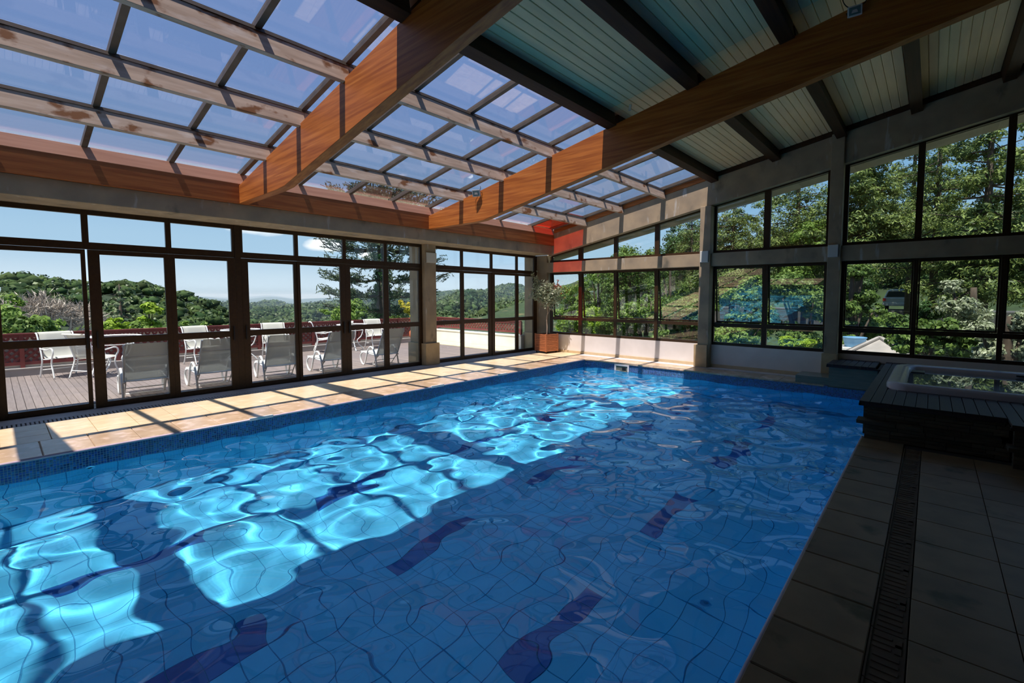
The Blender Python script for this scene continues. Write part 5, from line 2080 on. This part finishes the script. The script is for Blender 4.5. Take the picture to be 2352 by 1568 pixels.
for px, ytop, Y, r, n, sp_, lb in ((1690, 330, 30, 3.6, 11000, 0, 'layered dark pine behind the left upper light of the two-window bay'),
                                   (1840, 270, 29, 3.9, 12500, 0, 'tall layered pine behind the right upper light of the two-window bay'),
                                   (1990, 215, 25, 3.0, 12500, .05, 'dense sunlit pine behind the first upper light right of the shaded column'),
                                   (2170, 130, 30, 3.6, 9500, .35, 'sparse dark pine with sky showing between its branches'),
                                   (2290, 90, 24, 2.7, 10500, .15, 'tall sunlit pine at the right edge of the upper lights'),
                                   (2110, 190, 38, 3.8, 9000, .25, 'more distant pine between the two sunlit pines'),
                                   (2420, 100, 27, 3.2, 8000, .15, 'pine just beyond the right edge of the windows'),
                                   (1590, 470, 38, 3.4, 7000, .1, 'distant pine behind the half sunlit window column')):
    p = at_y(px, ytop, Y)
    z0 = sz(p.x, Y)
    conifer('pine', lb, 'tree', p.x, Y, z0, p.z - z0, r, 22, int(n * 2.2), (.055, .17), 'leaf_pine', None, start=.52 if px == 1990 else .34, droop=.12, pw=.55, sparse=sp_, tr=.22)

# road and car on the slope
p = at_y(2066, 712, 40)
CXc, CYc, CZc = p.x, 40.0, p.z
b = MB()
b.box(-20, 25, 38.6, 43.5, CZc - 1.2, CZc)
structure(b.obj('road', MT['road']))
car = thing('car', 'silver hatchback parked on the road under the trees', 'car', (CXc - .1, CYc, CZc))
prof = [(-0.82, 0.28), (0.82, 0.28), (0.84, 0.62), (0.78, 0.86), (0.60, 1.34), (0.40, 1.42), (-0.40, 1.42), (-0.60, 1.34), (-0.78, 0.86), (-0.84, 0.62)]
b = MB()
b.prism_y(prof, -0.25, 3.4)
b.prism_y([(x * .97, z if z < .9 else .86) for x, z in prof[:4]] + [(-.76, .86), (-.80, .62)], -0.42, -0.25)
b.obj('body', MT['car_paint'], car, bevel=0.05)
b = MB()
b.hexa([(-.66, -.262, .90), (.66, -.262, .90), (.66, -.24, .90), (-.66, -.24, .90)], [(-.54, -.262, 1.28), (.54, -.262, 1.28), (.54, -.24, 1.28), (-.54, -.24, 1.28)])
b.obj('rear_window', MT['car_glass'], car)
b = MB()
b.box(-.84, .84, -.50, -.38, .30, .50)
b.obj('bumper', MT['car_paint'], car, bevel=.02)
for s in (-1, 1):
    b = MB()
    b.box(s * .74 - .09, s * .74 + .09, -.44, -.40, .62, .82)
    b.obj('tail_lamp', MT['car_lamp'], car)
    for yy in (0.25, 2.6):
        b = MB()
        b.lathe([(.20, -.09), (.30, -.09), (.31, 0), (.30, .09), (.20, .09)], 18)
        b.v = [(s * .74 + z, yy + y, .31 + x) for x, y, z in b.v]
        b.obj('wheel', MT['rubber'], car, True)

# small outbuildings below the windows
p = at_y(2021, 775, 17)
t = thing('outbuilding', 'small outbuilding with a grey hipped roof just below the windows', 'building', (p.x, 17.0, p.z - 3.0))
b = MB()
b.box(-1.2, 1.2, -1.2, 1.2, -1.0, 2.1)
b.obj('walls', MT['siding'], t)
b = MB()
ap = (0, 0, 3.0)
c4 = [(-1.45, -1.45, 2.085), (1.45, -1.45, 2.085), (1.45, 1.45, 2.085), (-1.45, 1.45, 2.085)]
for k in range(4):
    b.poly([c4[k], c4[(k + 1) % 4], ap])
b.poly(c4[::-1])
b.obj('roof', MT['roof_tile_grey'], t)
b = MB()
for c in c4:
    b.beam((c[0], c[1], c[2] + .03), (0, 0, 3.02), .12, .05)
b.obj('ridge_cap', MT['roof_tile_grey'], t)
p = at_y(1962, 796, 18.5)
t = thing('tank_stand', 'pale masonry stand under the blue water tank', 'stand', (p.x, 18.5, p.z - 2.5))
b = MB()
b.box(-.55, .75, -.5, .5, -.6, 2.42)
b.obj('block', MT['cement'], t)
b = MB()
b.box(-.62, .82, -.56, .56, 2.42, 2.5)
b.obj('slab', MT['corrugated'], t)
t = thing('water_tank', 'round blue water tank on the pale stand left of the grey roof', 'water tank', (p.x, 18.5, p.z))
b = MB()
b.lathe([(.27, 0), (.30, .14), (.335, .29), (.355, .29), (.355, .325), (.33, .33)], 24)
b.obj('tank_body', MT['tank'], t, True)
b = MB()
b.tube(smooth_path([(.33, -.1, .22), (.47, -.1, .22), (.50, -.1, .10), (.50, -.1, -.0)], 4), .02, 6)
b.obj('pipe', MT['white_plastic'], t, True)
p = at_y(2300, 800, 15)
t = thing('shed', 'shed with a pale sheet roof and ribbed cream wall at the right edge', 'building', (1.75, 15.0, -3.0))
b = MB()
b.box(-.62, 3.5, 0, 3.0, -.6, 2.55)
b.obj('walls', MT['siding'], t)
b = MB()
b.hexa([(-.95, -.35, 3.02), (3.8, -.35, 2.10), (3.8, 3.3, 2.10), (-.95, 3.3, 3.02)], [(-.95, -.35, 3.06), (3.8, -.35, 2.14), (3.8, 3.3, 2.14), (-.95, 3.3, 3.06)])
b.obj('roof', MT['corrugated'], t)
b = MB()
for k in range(40):
    b.box(-.6 + .1 * k, -.56 + .1 * k, -.015, 0, -.6, 2.0)
o = b.obj('wall_ribs', MT['siding'], t)
o['kind'] = 'stuff'
b = MB()
b.box(.55, 1.0, -.03, 0, 1.55, 2.05)
b.obj('window', MT['white_plastic'], t)
b = MB()
b.box(.60, .95, -.035, -.03, 1.60, 2.0)
b.obj('pane', MT['car_glass'], t)

# ------------------------------------------------------------------ caustic receivers under water
for o in WET:
    o.cycles.is_caustics_receiver = True
